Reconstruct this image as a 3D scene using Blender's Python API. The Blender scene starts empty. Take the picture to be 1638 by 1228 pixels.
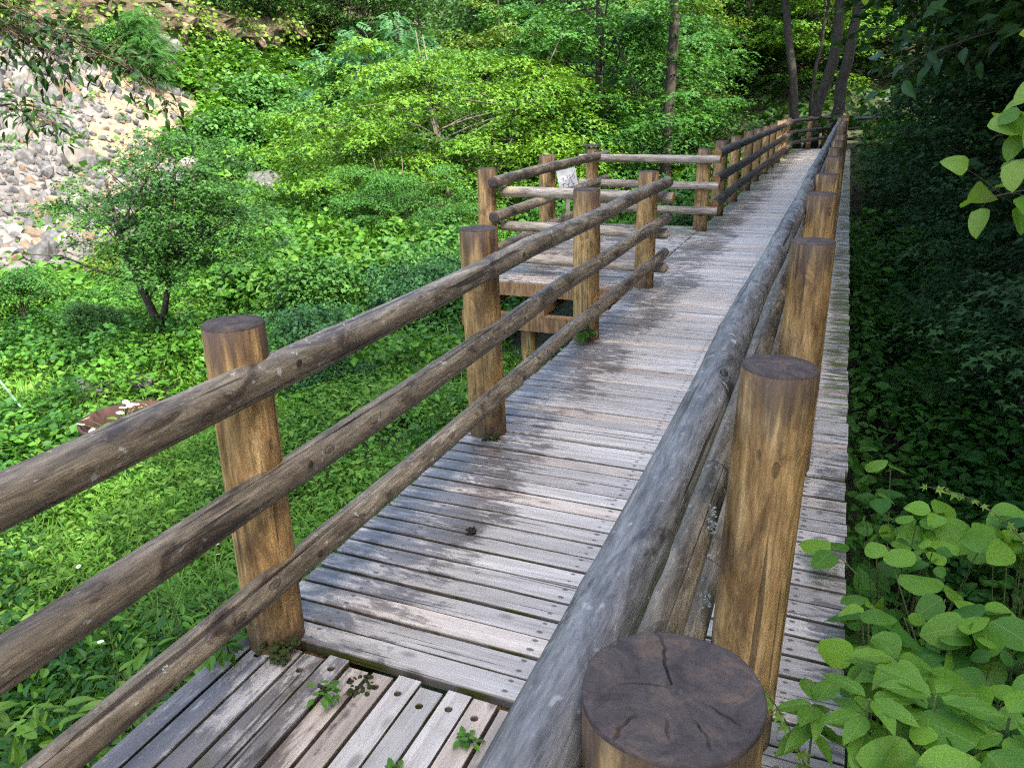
import bpy, math, random
import numpy as np
from mathutils import Vector, Matrix

# ------------------------------------------------------------------ camera, sky, sun, exposure
S = bpy.context.scene
COL = S.collection
R = math.radians
cd = bpy.data.cameras.new('camera'); cam = bpy.data.objects.new('camera', cd); COL.objects.link(cam)
cd.sensor_width = 36.0; cd.lens = 27.03; cd.clip_start = 0.02; cd.clip_end = 600
cam.matrix_world = Matrix(((0.92409, -0.11196, 0.36542, 0.0),
                           (0.38160, 0.32316, -0.86599, 0.0),
                           (-0.02113, 0.93970, 0.34135, 1.70),
                           (0, 0, 0, 1)))
S.camera = cam
SUN_EL, SUN_AZ = R(50), (0.86, -0.51)          # the sun stands over the forest on the far bank side
w = bpy.data.worlds.new('World'); S.world = w; w.use_nodes = True
wn = w.node_tree.nodes; wl = w.node_tree.links
sky = wn.new('ShaderNodeTexSky'); sky.sky_type = 'NISHITA'; sky.sun_disc = False
sky.sun_elevation = SUN_EL; sky.sun_rotation = math.atan2(SUN_AZ[0], SUN_AZ[1])
sky.air_density = 1.0; sky.dust_density = 4.0; sky.ozone_density = 0.6
wl.new(sky.outputs[0], wn['Background'].inputs[0]); wn['Background'].inputs[1].default_value = 0.15
sd = bpy.data.lights.new('sun', 'SUN'); sun = bpy.data.objects.new('sun', sd); COL.objects.link(sun)
sd.energy = 2.0; sd.angle = R(0.6); sd.color = (1.0, 0.93, 0.80)
sv = Vector((SUN_AZ[0]*math.cos(SUN_EL), SUN_AZ[1]*math.cos(SUN_EL), math.sin(SUN_EL)))
sun.rotation_euler = sv.to_track_quat('Z', 'Y').to_euler(); sun.location = (20, -12, 30)
vs = S.view_settings; vs.view_transform = 'Standard'; vs.look = 'None'; vs.gamma = 1.0; vs.exposure = 2.45
vs.use_curve_mapping = False
S.cycles.max_bounces = 3; S.cycles.diffuse_bounces = 2; S.cycles.transmission_bounces = 2; S.cycles.glossy_bounces = 1
S.cycles.use_adaptive_sampling = True; S.cycles.adaptive_threshold = 0.012; S.cycles.use_light_tree = False
S.cycles.use_denoising = False; S.cycles.filter_width = 1.2

rng = np.random.default_rng(11)
random.seed(5)

# ------------------------------------------------------------------ helpers
def mk(name, V, faces, mats, attr=None, fmat=None, smooth=False, parent=None, link=True):
    """V (n,3); faces: list of (m,k) int arrays; attr: {name: per-vertex floats}; returns object"""
    V = np.asarray(V, np.float32)
    me = bpy.data.meshes.new(name)
    if not isinstance(faces, list): faces = [faces]
    faces = [np.asarray(f, np.int32) for f in faces if len(f)]
    me.vertices.add(len(V)); me.vertices.foreach_set('co', V.ravel())
    li = np.concatenate([f.ravel() for f in faces])
    lt = np.concatenate([np.full(len(f), f.shape[1], np.int32) for f in faces])
    ls = np.concatenate([[0], np.cumsum(lt)[:-1]]).astype(np.int32)
    me.loops.add(len(li)); me.loops.foreach_set('vertex_index', li)
    me.polygons.add(len(lt)); me.polygons.foreach_set('loop_start', ls); me.polygons.foreach_set('loop_total', lt)
    if fmat is not None: me.polygons.foreach_set('material_index', np.asarray(fmat, np.int32))
    me.polygons.foreach_set('use_smooth', np.full(len(lt), bool(smooth)))
    if attr:
        for k, a in attr.items():
            at = me.attributes.new(k, 'FLOAT', 'POINT'); at.data.foreach_set('value', np.asarray(a, np.float32))
    for m in (mats if isinstance(mats, (list, tuple)) else [mats]): me.materials.append(m)
    me.update(); me.validate()
    o = bpy.data.objects.new(name, me)
    if link: COL.objects.link(o)
    if parent: o.parent = parent
    return o

def inst(name, me, parent=None, loc=(0, 0, 0), rot=(0, 0, 0), scale=1.0):
    o = bpy.data.objects.new(name, me); COL.objects.link(o)
    o.location = loc; o.rotation_euler = rot
    o.scale = (scale,)*3 if np.isscalar(scale) else scale
    if parent: o.parent = parent
    return o

def thing(name, label, cat, loc=(0, 0, 0), rz=0.0, group=None, scale=1.0):
    o = bpy.data.objects.new(name, None); COL.objects.link(o); o.empty_display_size = 0.1
    o.location = loc; o.rotation_euler = (0, 0, rz); o.scale = (scale,)*3
    return tag(o, label, cat, group)

def tag(o, label, cat=None, group=None, kind=None):
    if label: o['label'] = label
    if cat: o['category'] = cat
    if group: o['group'] = group
    if kind: o['kind'] = kind
    return o

class MB:
    def __init__(s): s.V = []; s.F = {}; s.n = 0; s.A = []; s.M = {}
    def add(s, V, faces, tone=0.5, mat=0):
        V = np.asarray(V, float)
        for f in (faces if isinstance(faces, list) else [faces]):
            f = np.asarray(f)
            if len(f) == 0: continue
            s.F.setdefault(f.shape[1], []).append(f + s.n); s.M.setdefault(f.shape[1], []).append(np.full(len(f), mat))
        s.V.append(V); s.A.append(np.broadcast_to(np.asarray(tone, float), (len(V),))); s.n += len(V)
        return s
    def build(s, name, mats, parent=None, smooth=False, link=True):
        ks = sorted(s.F)
        return mk(name, np.concatenate(s.V), [np.concatenate(s.F[k]) for k in ks], mats, {'tone': np.concatenate(s.A)},
                  np.concatenate([np.concatenate(s.M[k]) for k in ks]), smooth, parent, link)

def box(x0, x1, y0, y1, z0, z1):
    V = [(x0,y0,z0),(x1,y0,z0),(x1,y1,z0),(x0,y1,z0),(x0,y0,z1),(x1,y0,z1),(x1,y1,z1),(x0,y1,z1)]
    F = [(0,3,2,1),(4,5,6,7),(0,1,5,4),(1,2,6,5),(2,3,7,6),(3,0,4,7)]
    return np.array(V, float), np.array(F)

def tube(path, rad, seg=8, cap=True):
    P = np.asarray(path, float); n = len(P); rad = np.broadcast_to(np.asarray(rad, float), (n,))
    T = np.gradient(P, axis=0); T /= np.linalg.norm(T, axis=1)[:, None] + 1e-9
    ref = np.array([0, 0, 1.0]) if abs(T[0, 2]) < .9 else np.array([1.0, 0, 0])
    V = []; a = np.linspace(0, 2*np.pi, seg, endpoint=False)
    u = np.cross(ref, T[0])
    for i in range(n):
        u = u - T[i]*(u @ T[i]); u /= np.linalg.norm(u) + 1e-9; v = np.cross(T[i], u)
        V.append(P[i] + rad[i]*(np.cos(a)[:, None]*u + np.sin(a)[:, None]*v))
    V = np.concatenate(V)
    i = np.arange(n-1)[:, None]*seg; j = np.arange(seg)[None]; k = (j+1) % seg
    F = np.stack([i+j, i+k, i+seg+k, i+seg+j], -1).reshape(-1, 4)
    fs = [F]
    if cap:
        V = np.vstack([V, P[0], P[-1]]); c0, c1 = n*seg, n*seg+1; jj = np.arange(seg); kk = (jj+1) % seg
        fs.append(np.stack([kk, jj, np.full(seg, c0)], -1)); b = (n-1)*seg
        fs.append(np.stack([b+jj, b+kk, np.full(seg, c1)], -1))
    return V, fs

def sines(n, lo, hi, r=None):
    r = r or rng
    return [(r.normal(size=3)*r.uniform(lo, hi), r.uniform(0, 6.28), 1/np.sqrt(n)) for _ in range(n)]
def ev(sn, P):
    P = np.asarray(P, float); out = 0
    for k, ph, a in sn: out = out + a*np.sin(P @ k[:P.shape[-1]] + ph)
    return out
def nrm(a): return a/(np.linalg.norm(a, axis=-1, keepdims=True) + 1e-9)

# ------------------------------------------------------------------ materials
def newmat(name):
    m = bpy.data.materials.new(name); m.use_nodes = True
    nt = m.node_tree; return m, nt, nt.nodes, nt.links, nt.nodes['Principled BSDF']
class NT:
    """small wrapper to write node graphs as expressions"""
    def __init__(s, nt): s.nt = nt; s.n = nt.nodes; s.l = nt.links
    def put(s, sock, v):
        if isinstance(v, bpy.types.NodeSocket): s.l.new(v, sock)
        else:
            if hasattr(sock.default_value, '__len__') and not hasattr(v, '__len__'): v = (v,)*len(sock.default_value)
            if hasattr(v, '__len__') and len(v) == 3 and len(sock.default_value) == 4: v = (*v, 1)
            sock.default_value = v
    def math(s, op, a, b=0.0, c=None, clamp=False):
        n = s.n.new('ShaderNodeMath'); n.operation = op; n.use_clamp = clamp
        s.put(n.inputs[0], a); s.put(n.inputs[1], b)
        if c is not None: s.put(n.inputs[2], c)
        return n.outputs[0]
    def vmath(s, op, a, b):
        n = s.n.new('ShaderNodeVectorMath'); n.operation = op; s.put(n.inputs[0], a); s.put(n.inputs[1], b); return n.outputs[0]
    def noise(s, vec, scale=5.0, detail=4.0, rough=0.55, dist=0.0, out=0):
        n = s.n.new('ShaderNodeTexNoise'); s.put(n.inputs['Vector'], vec); n.inputs['Scale'].default_value = scale
        n.inputs['Detail'].default_value = detail; n.inputs['Roughness'].default_value = rough; n.inputs['Distortion'].default_value = dist
        return n.outputs[out]
    def voro(s, vec, scale=5.0, feature='F1', out=0):
        n = s.n.new('ShaderNodeTexVoronoi'); n.feature = feature; s.put(n.inputs['Vector'], vec); n.inputs['Scale'].default_value = scale
        return n.outputs[out]
    def ramp(s, fac, stops, interp='LINEAR'):
        n = s.n.new('ShaderNodeValToRGB'); s.put(n.inputs[0], fac); n.color_ramp.interpolation = interp
        e = n.color_ramp.elements
        while len(e) < len(stops): e.new(0.5)
        for k, (p, c) in enumerate(stops):
            e[k].position = p; e[k].color = (*c, 1) if hasattr(c, '__len__') else (c, c, c, 1)
        return n.outputs[0]
    def mix(s, fac, a, b, mode='MIX'):
        n = s.n.new('ShaderNodeMix'); n.data_type = 'RGBA'; n.blend_type = mode
        s.put(n.inputs[0], fac); s.put(n.inputs[6], a); s.put(n.inputs[7], b); return n.outputs[2]
    def smooth(s, v, lo, hi):
        n = s.n.new('ShaderNodeMapRange'); n.interpolation_type = 'SMOOTHSTEP'; s.put(n.inputs[0], v)
        n.inputs[1].default_value = lo; n.inputs[2].default_value = hi; return n.outputs[0]
    def bump(s, h, strength=.4, dist=.01):
        n = s.n.new('ShaderNodeBump'); s.put(n.inputs['Height'], h); n.inputs['Strength'].default_value = strength
        n.inputs['Distance'].default_value = dist; return n.outputs[0]
    def sep(s, v):
        n = s.n.new('ShaderNodeSeparateXYZ'); s.put(n.inputs[0], v); return n.outputs
    def obj(s): return s.n.new('ShaderNodeTexCoord').outputs['Object']
    def pos(s): return s.n.new('ShaderNodeNewGeometry').outputs['Position']
    def rand(s): return s.n.new('ShaderNodeObjectInfo').outputs['Random']
    def attr(s, name):
        n = s.n.new('ShaderNodeAttribute'); n.attribute_name = name; return n.outputs['Fac']

def mat_deck(name, axis, tint=(1, 1, 1)):
    m, nt, n, l, b = newmat(name); g = NT(nt)
    P = g.pos(); rnd = g.rand(); X, Y, Z = g.sep(P)
    off = g.math('MULTIPLY', rnd, 37.0)
    Q = g.vmath('ADD', P, g.vmath('MULTIPLY', (1, 1, 1), off))
    st = (2.2, 30, 30) if axis == 'x' else (30, 2.2, 30)
    st2 = (7, 240, 240) if axis == 'x' else (240, 7, 240)
    gr = g.noise(g.vmath('MULTIPLY', Q, st), 1, 5, .62, .3)
    fi = g.noise(g.vmath('MULTIPLY', Q, st2), 1, 3, .6)
    col = g.ramp(gr, [(.25, (.31, .288, .265)), (.42, (.45, .425, .40)), (.58, (.55, .525, .50)), (.78, (.66, .64, .61))])
    col = g.mix(g.math('MULTIPLY', g.smooth(fi, .48, .75), .42), col, (.16, .145, .135))
    # long drying cracks
    cst = (1.1, 62, 62) if axis == 'x' else (62, 1.1, 62)
    ck = g.noise(g.vmath('MULTIPLY', Q, cst), 1, 2, .4, .15)
    crack = g.math('MULTIPLY', g.smooth(ck, .69, .72), .8)
    col = g.mix(crack, col, (.03, .026, .024))
    # knots
    kst = (11, 26, 1) if axis == 'x' else (26, 11, 1)
    kn = g.voro(g.vmath('MULTIPLY', Q, kst), .33)
    kmask = g.smooth(kn, .19, .07)
    col = g.mix(g.math('MULTIPLY', kmask, .65), col, (.10, .075, .058))
    # warm or cool cast board by board
    col = g.mix(g.smooth(g.math('FRACT', g.math('MULTIPLY', rnd, 7.3)), .55, 1.0), col, g.mix(1.0, col, (1.0, .90, .80), 'MULTIPLY'))
    col = g.mix(1.0, col, g.ramp(g.math('FRACT', g.math('MULTIPLY', rnd, 3.7)), [(0, .74), (1, 1.14)]), 'MULTIPLY')
    # wet black algae staining, heaviest beside the outer railing
    big = g.noise(P, 1.3, 3, .55, .4)
    mid = g.noise(g.vmath('MULTIPLY', Q, (1.0, 1.8, 1) if axis == 'x' else (1.8, 1.0, 1)), 5.5, 8, .74, .8)
    st3 = g.noise(g.vmath('MULTIPLY', Q, (5, 40, 1) if axis == 'x' else (40, 5, 1)), 1, 4, .6)
    edge = g.smooth(X, -.85, -1.40); edge2 = g.smooth(X, -.05, .10)
    s = g.math('ADD', g.math('MULTIPLY', g.math('ADD', edge, g.math('MULTIPLY', edge2, .85)), .24), g.math('ADD', g.math('MULTIPLY', big, .30), g.math('ADD', g.math('MULTIPLY', mid, .52), g.math('MULTIPLY', st3, .34))))
    stain = g.smooth(s, .745, .84)
    stain = g.math('MULTIPLY', stain, .78)
    col = g.mix(stain, col, g.mix(1.0, col, (.17, .155, .165), 'MULTIPLY'))
    # moss, in streaks on the far boards and on the outer board ends
    mo = g.noise(g.vmath('MULTIPLY', P, (3, 26, 1)), 1, 4, .6)
    mz = g.math('ADD', g.math('MULTIPLY', g.smooth(X, -.02, .06), g.smooth(Y, 3.3, 5.2)), g.math('MULTIPLY', g.smooth(X, -1.1, -1.7), g.smooth(Y, 9.6, 11.0)), clamp=True)
    moss = g.math('MULTIPLY', g.smooth(g.math('ADD', mo, g.math('MULTIPLY', mz, .15)), .62, .72), mz)
    col = g.mix(moss, col, (.085, .115, .012))
    if axis == 'x':
        ox, oy, oz = g.sep(g.obj()); ay = g.math('ABSOLUTE', oy); nm = 0.0
        for x0 in (.245, .965, 1.76):
            dx = g.math('SUBTRACT', ox, x0); dy = g.math('SUBTRACT', ay, .024)
            dd = g.math('SQRT', g.math('ADD', g.math('MULTIPLY', dx, g.math('MULTIPLY', dx, .35)), g.math('MULTIPLY', dy, dy)))
            nm = g.math('MAXIMUM', nm, g.smooth(g.math('ADD', dd, g.math('MULTIPLY', g.math('SUBTRACT', mid, .5), .02)), .0085, .0035))
        col = g.mix(g.math('MULTIPLY', nm, .8), col, (.045, .032, .026))
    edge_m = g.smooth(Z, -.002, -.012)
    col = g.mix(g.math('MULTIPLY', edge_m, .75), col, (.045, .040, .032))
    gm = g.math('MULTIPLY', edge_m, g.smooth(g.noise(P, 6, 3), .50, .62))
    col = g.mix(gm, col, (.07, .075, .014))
    col = g.mix(1.0, col, tint, 'MULTIPLY')
    g.put(b.inputs['Base Color'], col)
    g.put(b.inputs['Roughness'], g.ramp(g.math('ADD', stain, g.math('MULTIPLY', gr, .3)), [(0, .62), (1, .34)]))
    b.inputs['Specular IOR Level'].default_value = .5
    h = g.math('SUBTRACT', g.math('ADD', gr, g.math('MULTIPLY', fi, .5)), g.math('MULTIPLY', crack, 1.2))
    g.put(b.inputs['Normal'], g.bump(h, .55, .004))
    return m

def mat_log(name, stops, dark=.5, lichen=.0, top=None, crackw=.5, rough=(.75, .5), moss=.0, base=None):
    """log with the grain along local Z"""
    m, nt, n, l, b = newmat(name); g = NT(nt)
    O = g.obj(); rnd = g.rand(); X, Y, Z = g.sep(O)
    Q = g.vmath('ADD', O, g.vmath('MULTIPLY', (1, 1, 1), g.math('MULTIPLY', rnd, 23.0)))
    gr = g.noise(g.vmath('MULTIPLY', Q, (19, 19, 2.2)), 1, 7, .70, .7)
    fi = g.noise(g.vmath('MULTIPLY', Q, (110, 110, 5)), 1, 3, .6)
    bl = g.noise(g.vmath('MULTIPLY', Q, (9, 9, 3.2)), 1, 7, .70, .8)
    bl2 = g.noise(g.vmath('MULTIPLY', Q, (60, 60, 9)), 1, 5, .7)
    col = g.ramp(gr, stops)
    col = g.mix(g.math('MULTIPLY', g.smooth(fi, .5, .8), .45), col, g.mix(1.0, col, (.38, .34, .32), 'MULTIPLY'))
    dk = g.math('MULTIPLY', g.smooth(g.math('ADD', bl, g.math('MULTIPLY', g.math('SUBTRACT', bl2, .5), .35)), .50, .64), dark)
    col = g.mix(1.0, col, g.ramp(bl2, [(.30, .42), (.5, .95), (.70, 1.5)]), 'MULTIPLY')
    col = g.mix(dk, col, g.mix(1.0, col, (.20, .155, .14), 'MULTIPLY'))
    ck = g.noise(g.vmath('MULTIPLY', Q, (30, 30, .9)), 1, 2, .4, .2)
    crack = g.math('MULTIPLY', g.smooth(ck, .66, .70), crackw)
    col = g.mix(crack, col, (.022, .016, .013))
    kn = g.voro(g.vmath('MULTIPLY', Q, (24, 24, 11)), .42)
    km = g.smooth(kn, .13, .04); kr = g.math('MULTIPLY', g.smooth(kn, .15, .12), g.smooth(kn, .07, .10))
    col = g.mix(g.math('MULTIPLY', km, .6), col, g.mix(1.0, col, (.35, .27, .22), 'MULTIPLY'))
    col = g.mix(g.math('MULTIPLY', kr, .45), col, (.03, .02, .015))
    if top is not None:           # weathered head of a post
        tn = g.noise(g.vmath('MULTIPLY', Q, (24, 24, 2)), 1, 4, .6)
        tm = g.smooth(g.math('ADD', Z, g.math('MULTIPLY', g.math('SUBTRACT', tn, .5), .75)), top-.10, top+.10)
        col = g.mix(g.math('MULTIPLY', tm, .80), col, (.075, .050, .042))
    if base is not None:          # damp, mossy foot
        tn = g.noise(Q, 14, 4, .6)
        zz = g.math('ADD', Z, g.math('MULTIPLY', g.math('SUBTRACT', tn, .5), .5))
        col = g.mix(g.math('MULTIPLY', g.smooth(zz, base+.30, base), .8), col, (.045, .030, .022))
        col = g.mix(g.math('MULTIPLY', g.smooth(zz, base+.02, base-.10), .8), col, (.05, .065, .012))
    if moss:
        mm = g.noise(Q, 5.5, 5, .6)
        col = g.mix(g.math('MULTIPLY', g.smooth(mm, .58, .70), moss), col, (.07, .075, .018))
    if lichen:
        ln = g.noise(Q, 26, 3, .55); lb = g.noise(Q, 5, 2, .5)
        lm = g.math('MULTIPLY', g.smooth(g.math('ADD', ln, g.math('MULTIPLY', lb, .45)), .93, .97), lichen)
        col = g.mix(lm, col, (.42, .42, .385))
        ln2 = g.noise(g.vmath('MULTIPLY', Q, (60, 60, 30)), 1, 2, .5)
        col = g.mix(g.math('MULTIPLY', g.smooth(ln2, .64, .76), lichen*.5), col, (.5, .5, .47))
    col = g.mix(1.0, col, g.ramp(g.math('FRACT', g.math('MULTIPLY', rnd, 5.1)), [(0, .82), (1, 1.15)]), 'MULTIPLY')
    g.put(b.inputs['Base Color'], col)
    g.put(b.inputs['Roughness'], g.ramp(bl, [(.3, rough[0]), (.75, rough[1])]))
    h = g.math('SUBTRACT', g.math('ADD', g.math('MULTIPLY', gr, .9), g.math('MULTIPLY', fi, .5)), g.math('ADD', g.math('MULTIPLY', crack, 1.6), g.math('MULTIPLY', kr, .8)))
    g.put(b.inputs['Normal'], g.bump(h, .65, .006))
    return m

def mat_end(name, c0, c1, c2):
    m, nt, n, l, b = newmat(name); g = NT(nt)
    O = g.obj(); rnd = g.rand(); X, Y, Z = g.sep(O)
    wob = g.noise(O, 9, 3)
    r = g.math('SQRT', g.math('ADD', g.math('MULTIPLY', X, X), g.math('MULTIPLY', Y, Y)))
    rings = g.math('SINE', g.math('MULTIPLY', g.math('ADD', r, g.math('MULTIPLY', wob, .03)), 1500.0))
    Q = g.vmath('ADD', O, g.vmath('MULTIPLY', (1, 1, 1), g.math('MULTIPLY', rnd, 13.0)))
    p = g.noise(Q, 17, 7, .72, .8)
    col = g.ramp(p, [(.32, c0), (.52, c1), (.70, c2)])
    col = g.mix(g.math('MULTIPLY', g.smooth(rings, .1, 1), .07), col, g.mix(1.0, col, (.45, .4, .4), 'MULTIPLY'))
    li = g.noise(Q, 19, 4, .6); col = g.mix(g.math('MULTIPLY', g.smooth(li, .64, .76), .6), col, (.24, .225, .22))
    fb = g.noise(Q, 120, 3, .6)
    col = g.mix(g.math('MULTIPLY', g.smooth(fb, .5, .75), .5), col, (.035, .028, .027))
    g.put(b.inputs['Base Color'], col); b.inputs['Roughness'].default_value = .85; b.inputs['Specular IOR Level'].default_value = .2
    g.put(b.inputs['Normal'], g.bump(g.math('ADD', g.math('ADD', g.math('MULTIPLY', rings, .03), g.math('MULTIPLY', p, .6)), g.math('MULTIPLY', fb, .4)), .5, .004))
    return m

def mat_leaf(name, dark, light, trans=.34, rough=.48, veins=False, var=.25, tcol=None):
    m, nt, n, l, b = newmat(name); g = NT(nt)
    tone = g.attr('tone'); rnd = g.rand()
    t = g.math('ADD', tone, g.math('MULTIPLY', g.math('SUBTRACT', rnd, .5), var), clamp=True)
    col = g.mix(t, dark, light)
    nz = g.noise(g.obj() if veins else g.pos(), 40 if veins else 2.3, 3)
    col = g.mix(1.0, col, g.ramp(nz, [(.3, .78), (.7, 1.18)]), 'MULTIPLY')
    if veins:
        X, Y, Z = g.sep(g.obj()); ax = g.math('ABSOLUTE', X)
        lat = g.math('SINE', g.math('MULTIPLY', g.math('SUBTRACT', Y, g.math('MULTIPLY', ax, .75)), 46.0))
        v = g.math('MAXIMUM', g.smooth(ax, .020, .006), g.math('MULTIPLY', g.smooth(lat, .955, 1.0), .7))
        col = g.mix(g.math('MULTIPLY', v, .40), col, (.30, .40, .11))
        spot = g.noise(g.vmath('ADD', g.obj(), g.vmath('MULTIPLY', (1, 1, 1), g.math('MULTIPLY', rnd, 19.0))), 11, 4, .7)
        col = g.mix(g.math('MULTIPLY', g.smooth(spot, .68, .74), .5), col, (.16, .11, .03))
        g.put(b.inputs['Normal'], g.bump(g.math('ADD', g.math('MULTIPLY', v, -.7), g.math('MULTIPLY', nz, .5)), .35, .004))
    g.put(b.inputs['Base Color'], col); b.inputs['Roughness'].default_value = rough
    b.inputs['Specular IOR Level'].default_value = .25
    tr = n.new('ShaderNodeBsdfTranslucent'); g.put(tr.inputs[0], g.mix(1.0, col, tcol or (1.6, 1.45, .55), 'MULTIPLY'))
    mx = n.new('ShaderNodeMixShader'); mx.inputs[0].default_value = trans
    l.new(b.outputs[0], mx.inputs[1]); l.new(tr.outputs[0], mx.inputs[2]); l.new(mx.outputs[0], n['Material Output'].inputs[0])
    return m

def mat_bark(name, c0, c1, moss=.3):
    m, nt, n, l, b = newmat(name); g = NT(nt); P = g.pos()
    a = g.noise(g.vmath('MULTIPLY', P, (14, 14, 3.5)), 1, 6, .65, .4)
    col = g.ramp(a, [(.3, c0), (.7, c1)])
    mm = g.noise(P, 2.6, 5, .65)
    col = g.mix(g.math('MULTIPLY', g.smooth(mm, .52, .66), moss), col, (.05, .075, .018))
    li = g.noise(P, 9, 4, .6); col = g.mix(g.math('MULTIPLY', g.smooth(li, .64, .70), .35), col, (.18, .185, .16))
    g.put(b.inputs['Base Color'], col); b.inputs['Roughness'].default_value = .85
    g.put(b.inputs['Normal'], g.bump(a, .9, .02)); return m

def mat_plain(name, stops, scale=4.0, rough=.85, bump=.4, detail=6, bdist=.03, usepos=True):
    m, nt, n, l, b = newmat(name); g = NT(nt)
    P = g.pos() if usepos else g.obj()
    a = g.noise(P, scale, detail, .65)
    c = g.ramp(a, stops)
    c = g.mix(1.0, c, g.ramp(g.rand(), [(0, .72), (1, 1.18)]), 'MULTIPLY')
    g.put(b.inputs['Base Color'], c); b.inputs['Roughness'].default_value = rough
    g.put(b.inputs['Normal'], g.bump(g.noise(P, scale*4, 5, .7), bump, bdist)); return m

M = {}
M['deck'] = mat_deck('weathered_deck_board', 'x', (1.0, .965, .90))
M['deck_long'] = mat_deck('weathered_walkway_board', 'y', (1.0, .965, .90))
M['post'] = mat_log('amber_log', [(.26, (.115, .064, .028)), (.38, (.32, .182, .068)), (.52, (.48, .292, .110)), (.72, (.66, .465, .225))], dark=.66, top=1.04, base=.02, crackw=.6)
M['rail_brown'] = mat_log('weathered_brown_log', [(.26, (.042, .033, .023)), (.42, (.130, .104, .070)), (.58, (.230, .190, .130)), (.78, (.42, .37, .28))], dark=.88, lichen=.75, crackw=.8, rough=(.7, .42), moss=.12)
M['rail_grey'] = mat_log('silvered_grey_log', [(.26, (.042, .040, .037)), (.42, (.115, .112, .106)), (.58, (.205, .20, .19)), (.78, (.37, .36, .34))], dark=.85, lichen=.8, crackw=.85, rough=(.62, .38), moss=.14)
M['rail_pale'] = mat_log('bleached_log', [(.28, (.15, .115, .080)), (.45, (.33, .265, .195)), (.60, (.47, .41, .33)), (.78, (.62, .58, .52))], dark=.55, lichen=.9, crackw=.6, rough=(.75, .55))
M['rail_dark'] = mat_log('mossy_dark_log', [(.28, (.018, .015, .012)), (.45, (.045, .037, .030)), (.60, (.085, .070, .055)), (.78, (.15, .13, .10))], dark=.8, lichen=.3, crackw=.7, moss=.35)
M['beam'] = mat_log('sawn_beam', [(.28, (.10, .052, .024)), (.45, (.21, .118, .052)), (.60, (.30, .185, .088)), (.78, (.38, .26, .14))], dark=.5, crackw=.4)
M['end_dark'] = mat_end('old_end_grain', (.036, .030, .030), (.074, .060, .055), (.150, .098, .062))
M['end_amber'] = mat_end('sawn_end_grain', (.15, .075, .03), (.32, .17, .065), (.45, .28, .13))
M['rust'] = mat_plain('rusty_iron', [(.3, (.025, .012, .009)), (.6, (.068, .028, .018)), (.8, (.12, .055, .034))], 14, .8, .5)
M['bolt'] = mat_plain('rusty_bolt', [(.3, (.02, .014, .011)), (.6, (.07, .04, .022)), (.8, (.2, .15, .09))], 60, .7, .5)

# ------------------------------------------------------------------ terrain
XS = np.array([-90, -60, -47, -40, -34, -30, -23.5, -21.5, -10, -6, -3.2, -2.0, .2, .8, 1.6, 3, 5, 9, 16, 30, 60])
ZL = np.array([48, 27, 17.5, 11.5, 6.2, 2.9, -.9, -1.7, -1.72, -1.5, -1.0, -.80, -1.3, -2.6, -2.3, -1.35, -.35, 1.4, 4.5, 11, 22])
tn1, tn2 = sines(8, .08, .30), sines(8, .5, 1.4)
def ground(x, y):
    x = np.asarray(x, float); y = np.asarray(y, float)
    z = np.interp(x, XS, ZL)
    near = 1/(1+np.exp((y-3.1)*3.2))*np.clip((x+.1)/.5, 0, 1)*np.clip((7-x)/4, 0, 1)       # bank beside the camera
    z = z*(1-near) + near*(-.42 + .06*x)
    far = np.clip((y-24)/7, 0, 1)**2*(3-2*np.clip((y-24)/7, 0, 1))*np.exp(-((x+.2)/7)**2)
    z = z*(1-far) + far*(-.06)
    z = z + np.clip(y-36, 0, None)*.42*np.clip((x+24)/10, 0, 1) + np.clip(-6-y, 0, None)*.05
    P = np.stack([x, y], -1)
    amp = np.clip((np.abs(x+.8)-1.6)/4, 0, 1)
    return z + (.22*ev(tn1, P) + .05*ev(tn2, P))*amp

def grid(xs, ys, zf):
    X, Y = np.meshgrid(xs, ys); V = np.stack([X, Y, zf(X, Y)], -1).reshape(-1, 3)
    nx, ny = len(xs), len(ys); i = np.arange(nx-1)[None]; j = np.arange(ny-1)[:, None]*nx
    F = np.stack([j+i, j+i+1, j+nx+i+1, j+nx+i], -1).reshape(-1, 4)
    return V, F

mg, nt, n_, l_, b_ = newmat('forest_soil'); g = NT(nt); P = g.pos()
a = g.noise(P, 1.4, 6, .65); a2 = g.noise(P, 16, 5, .7)
c = g.ramp(a, [(.32, (.030, .024, .014)), (.5, (.040, .050, .016)), (.68, (.035, .075, .016))])
c = g.mix(g.smooth(a2, .58, .70), c, (.095, .068, .040))
X, Y, Z = g.sep(P)
c = g.mix(g.math('MULTIPLY', g.smooth(X, -20, -30), g.smooth(a, .42, .56)), c, (.12, .09, .055))
g.put(b_.inputs['Base Color'], c); b_.inputs['Roughness'].default_value = .95
g.put(b_.inputs['Normal'], g.bump(a2, .8, .05))
xs = np.unique(np.concatenate([np.linspace(-90, -36, 28), np.linspace(-36, -12, 49), np.linspace(-12, 8, 81), np.linspace(8, 60, 27)]))
ys = np.unique(np.concatenate([np.linspace(-30, -4, 14), np.linspace(-4, 16, 81), np.linspace(16, 40, 49), np.linspace(40, 110, 36)]))
V, F = grid(xs, ys, ground)
gr_o = tag(mk('ground', V, F, mg, smooth=True), None, kind='structure')

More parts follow.
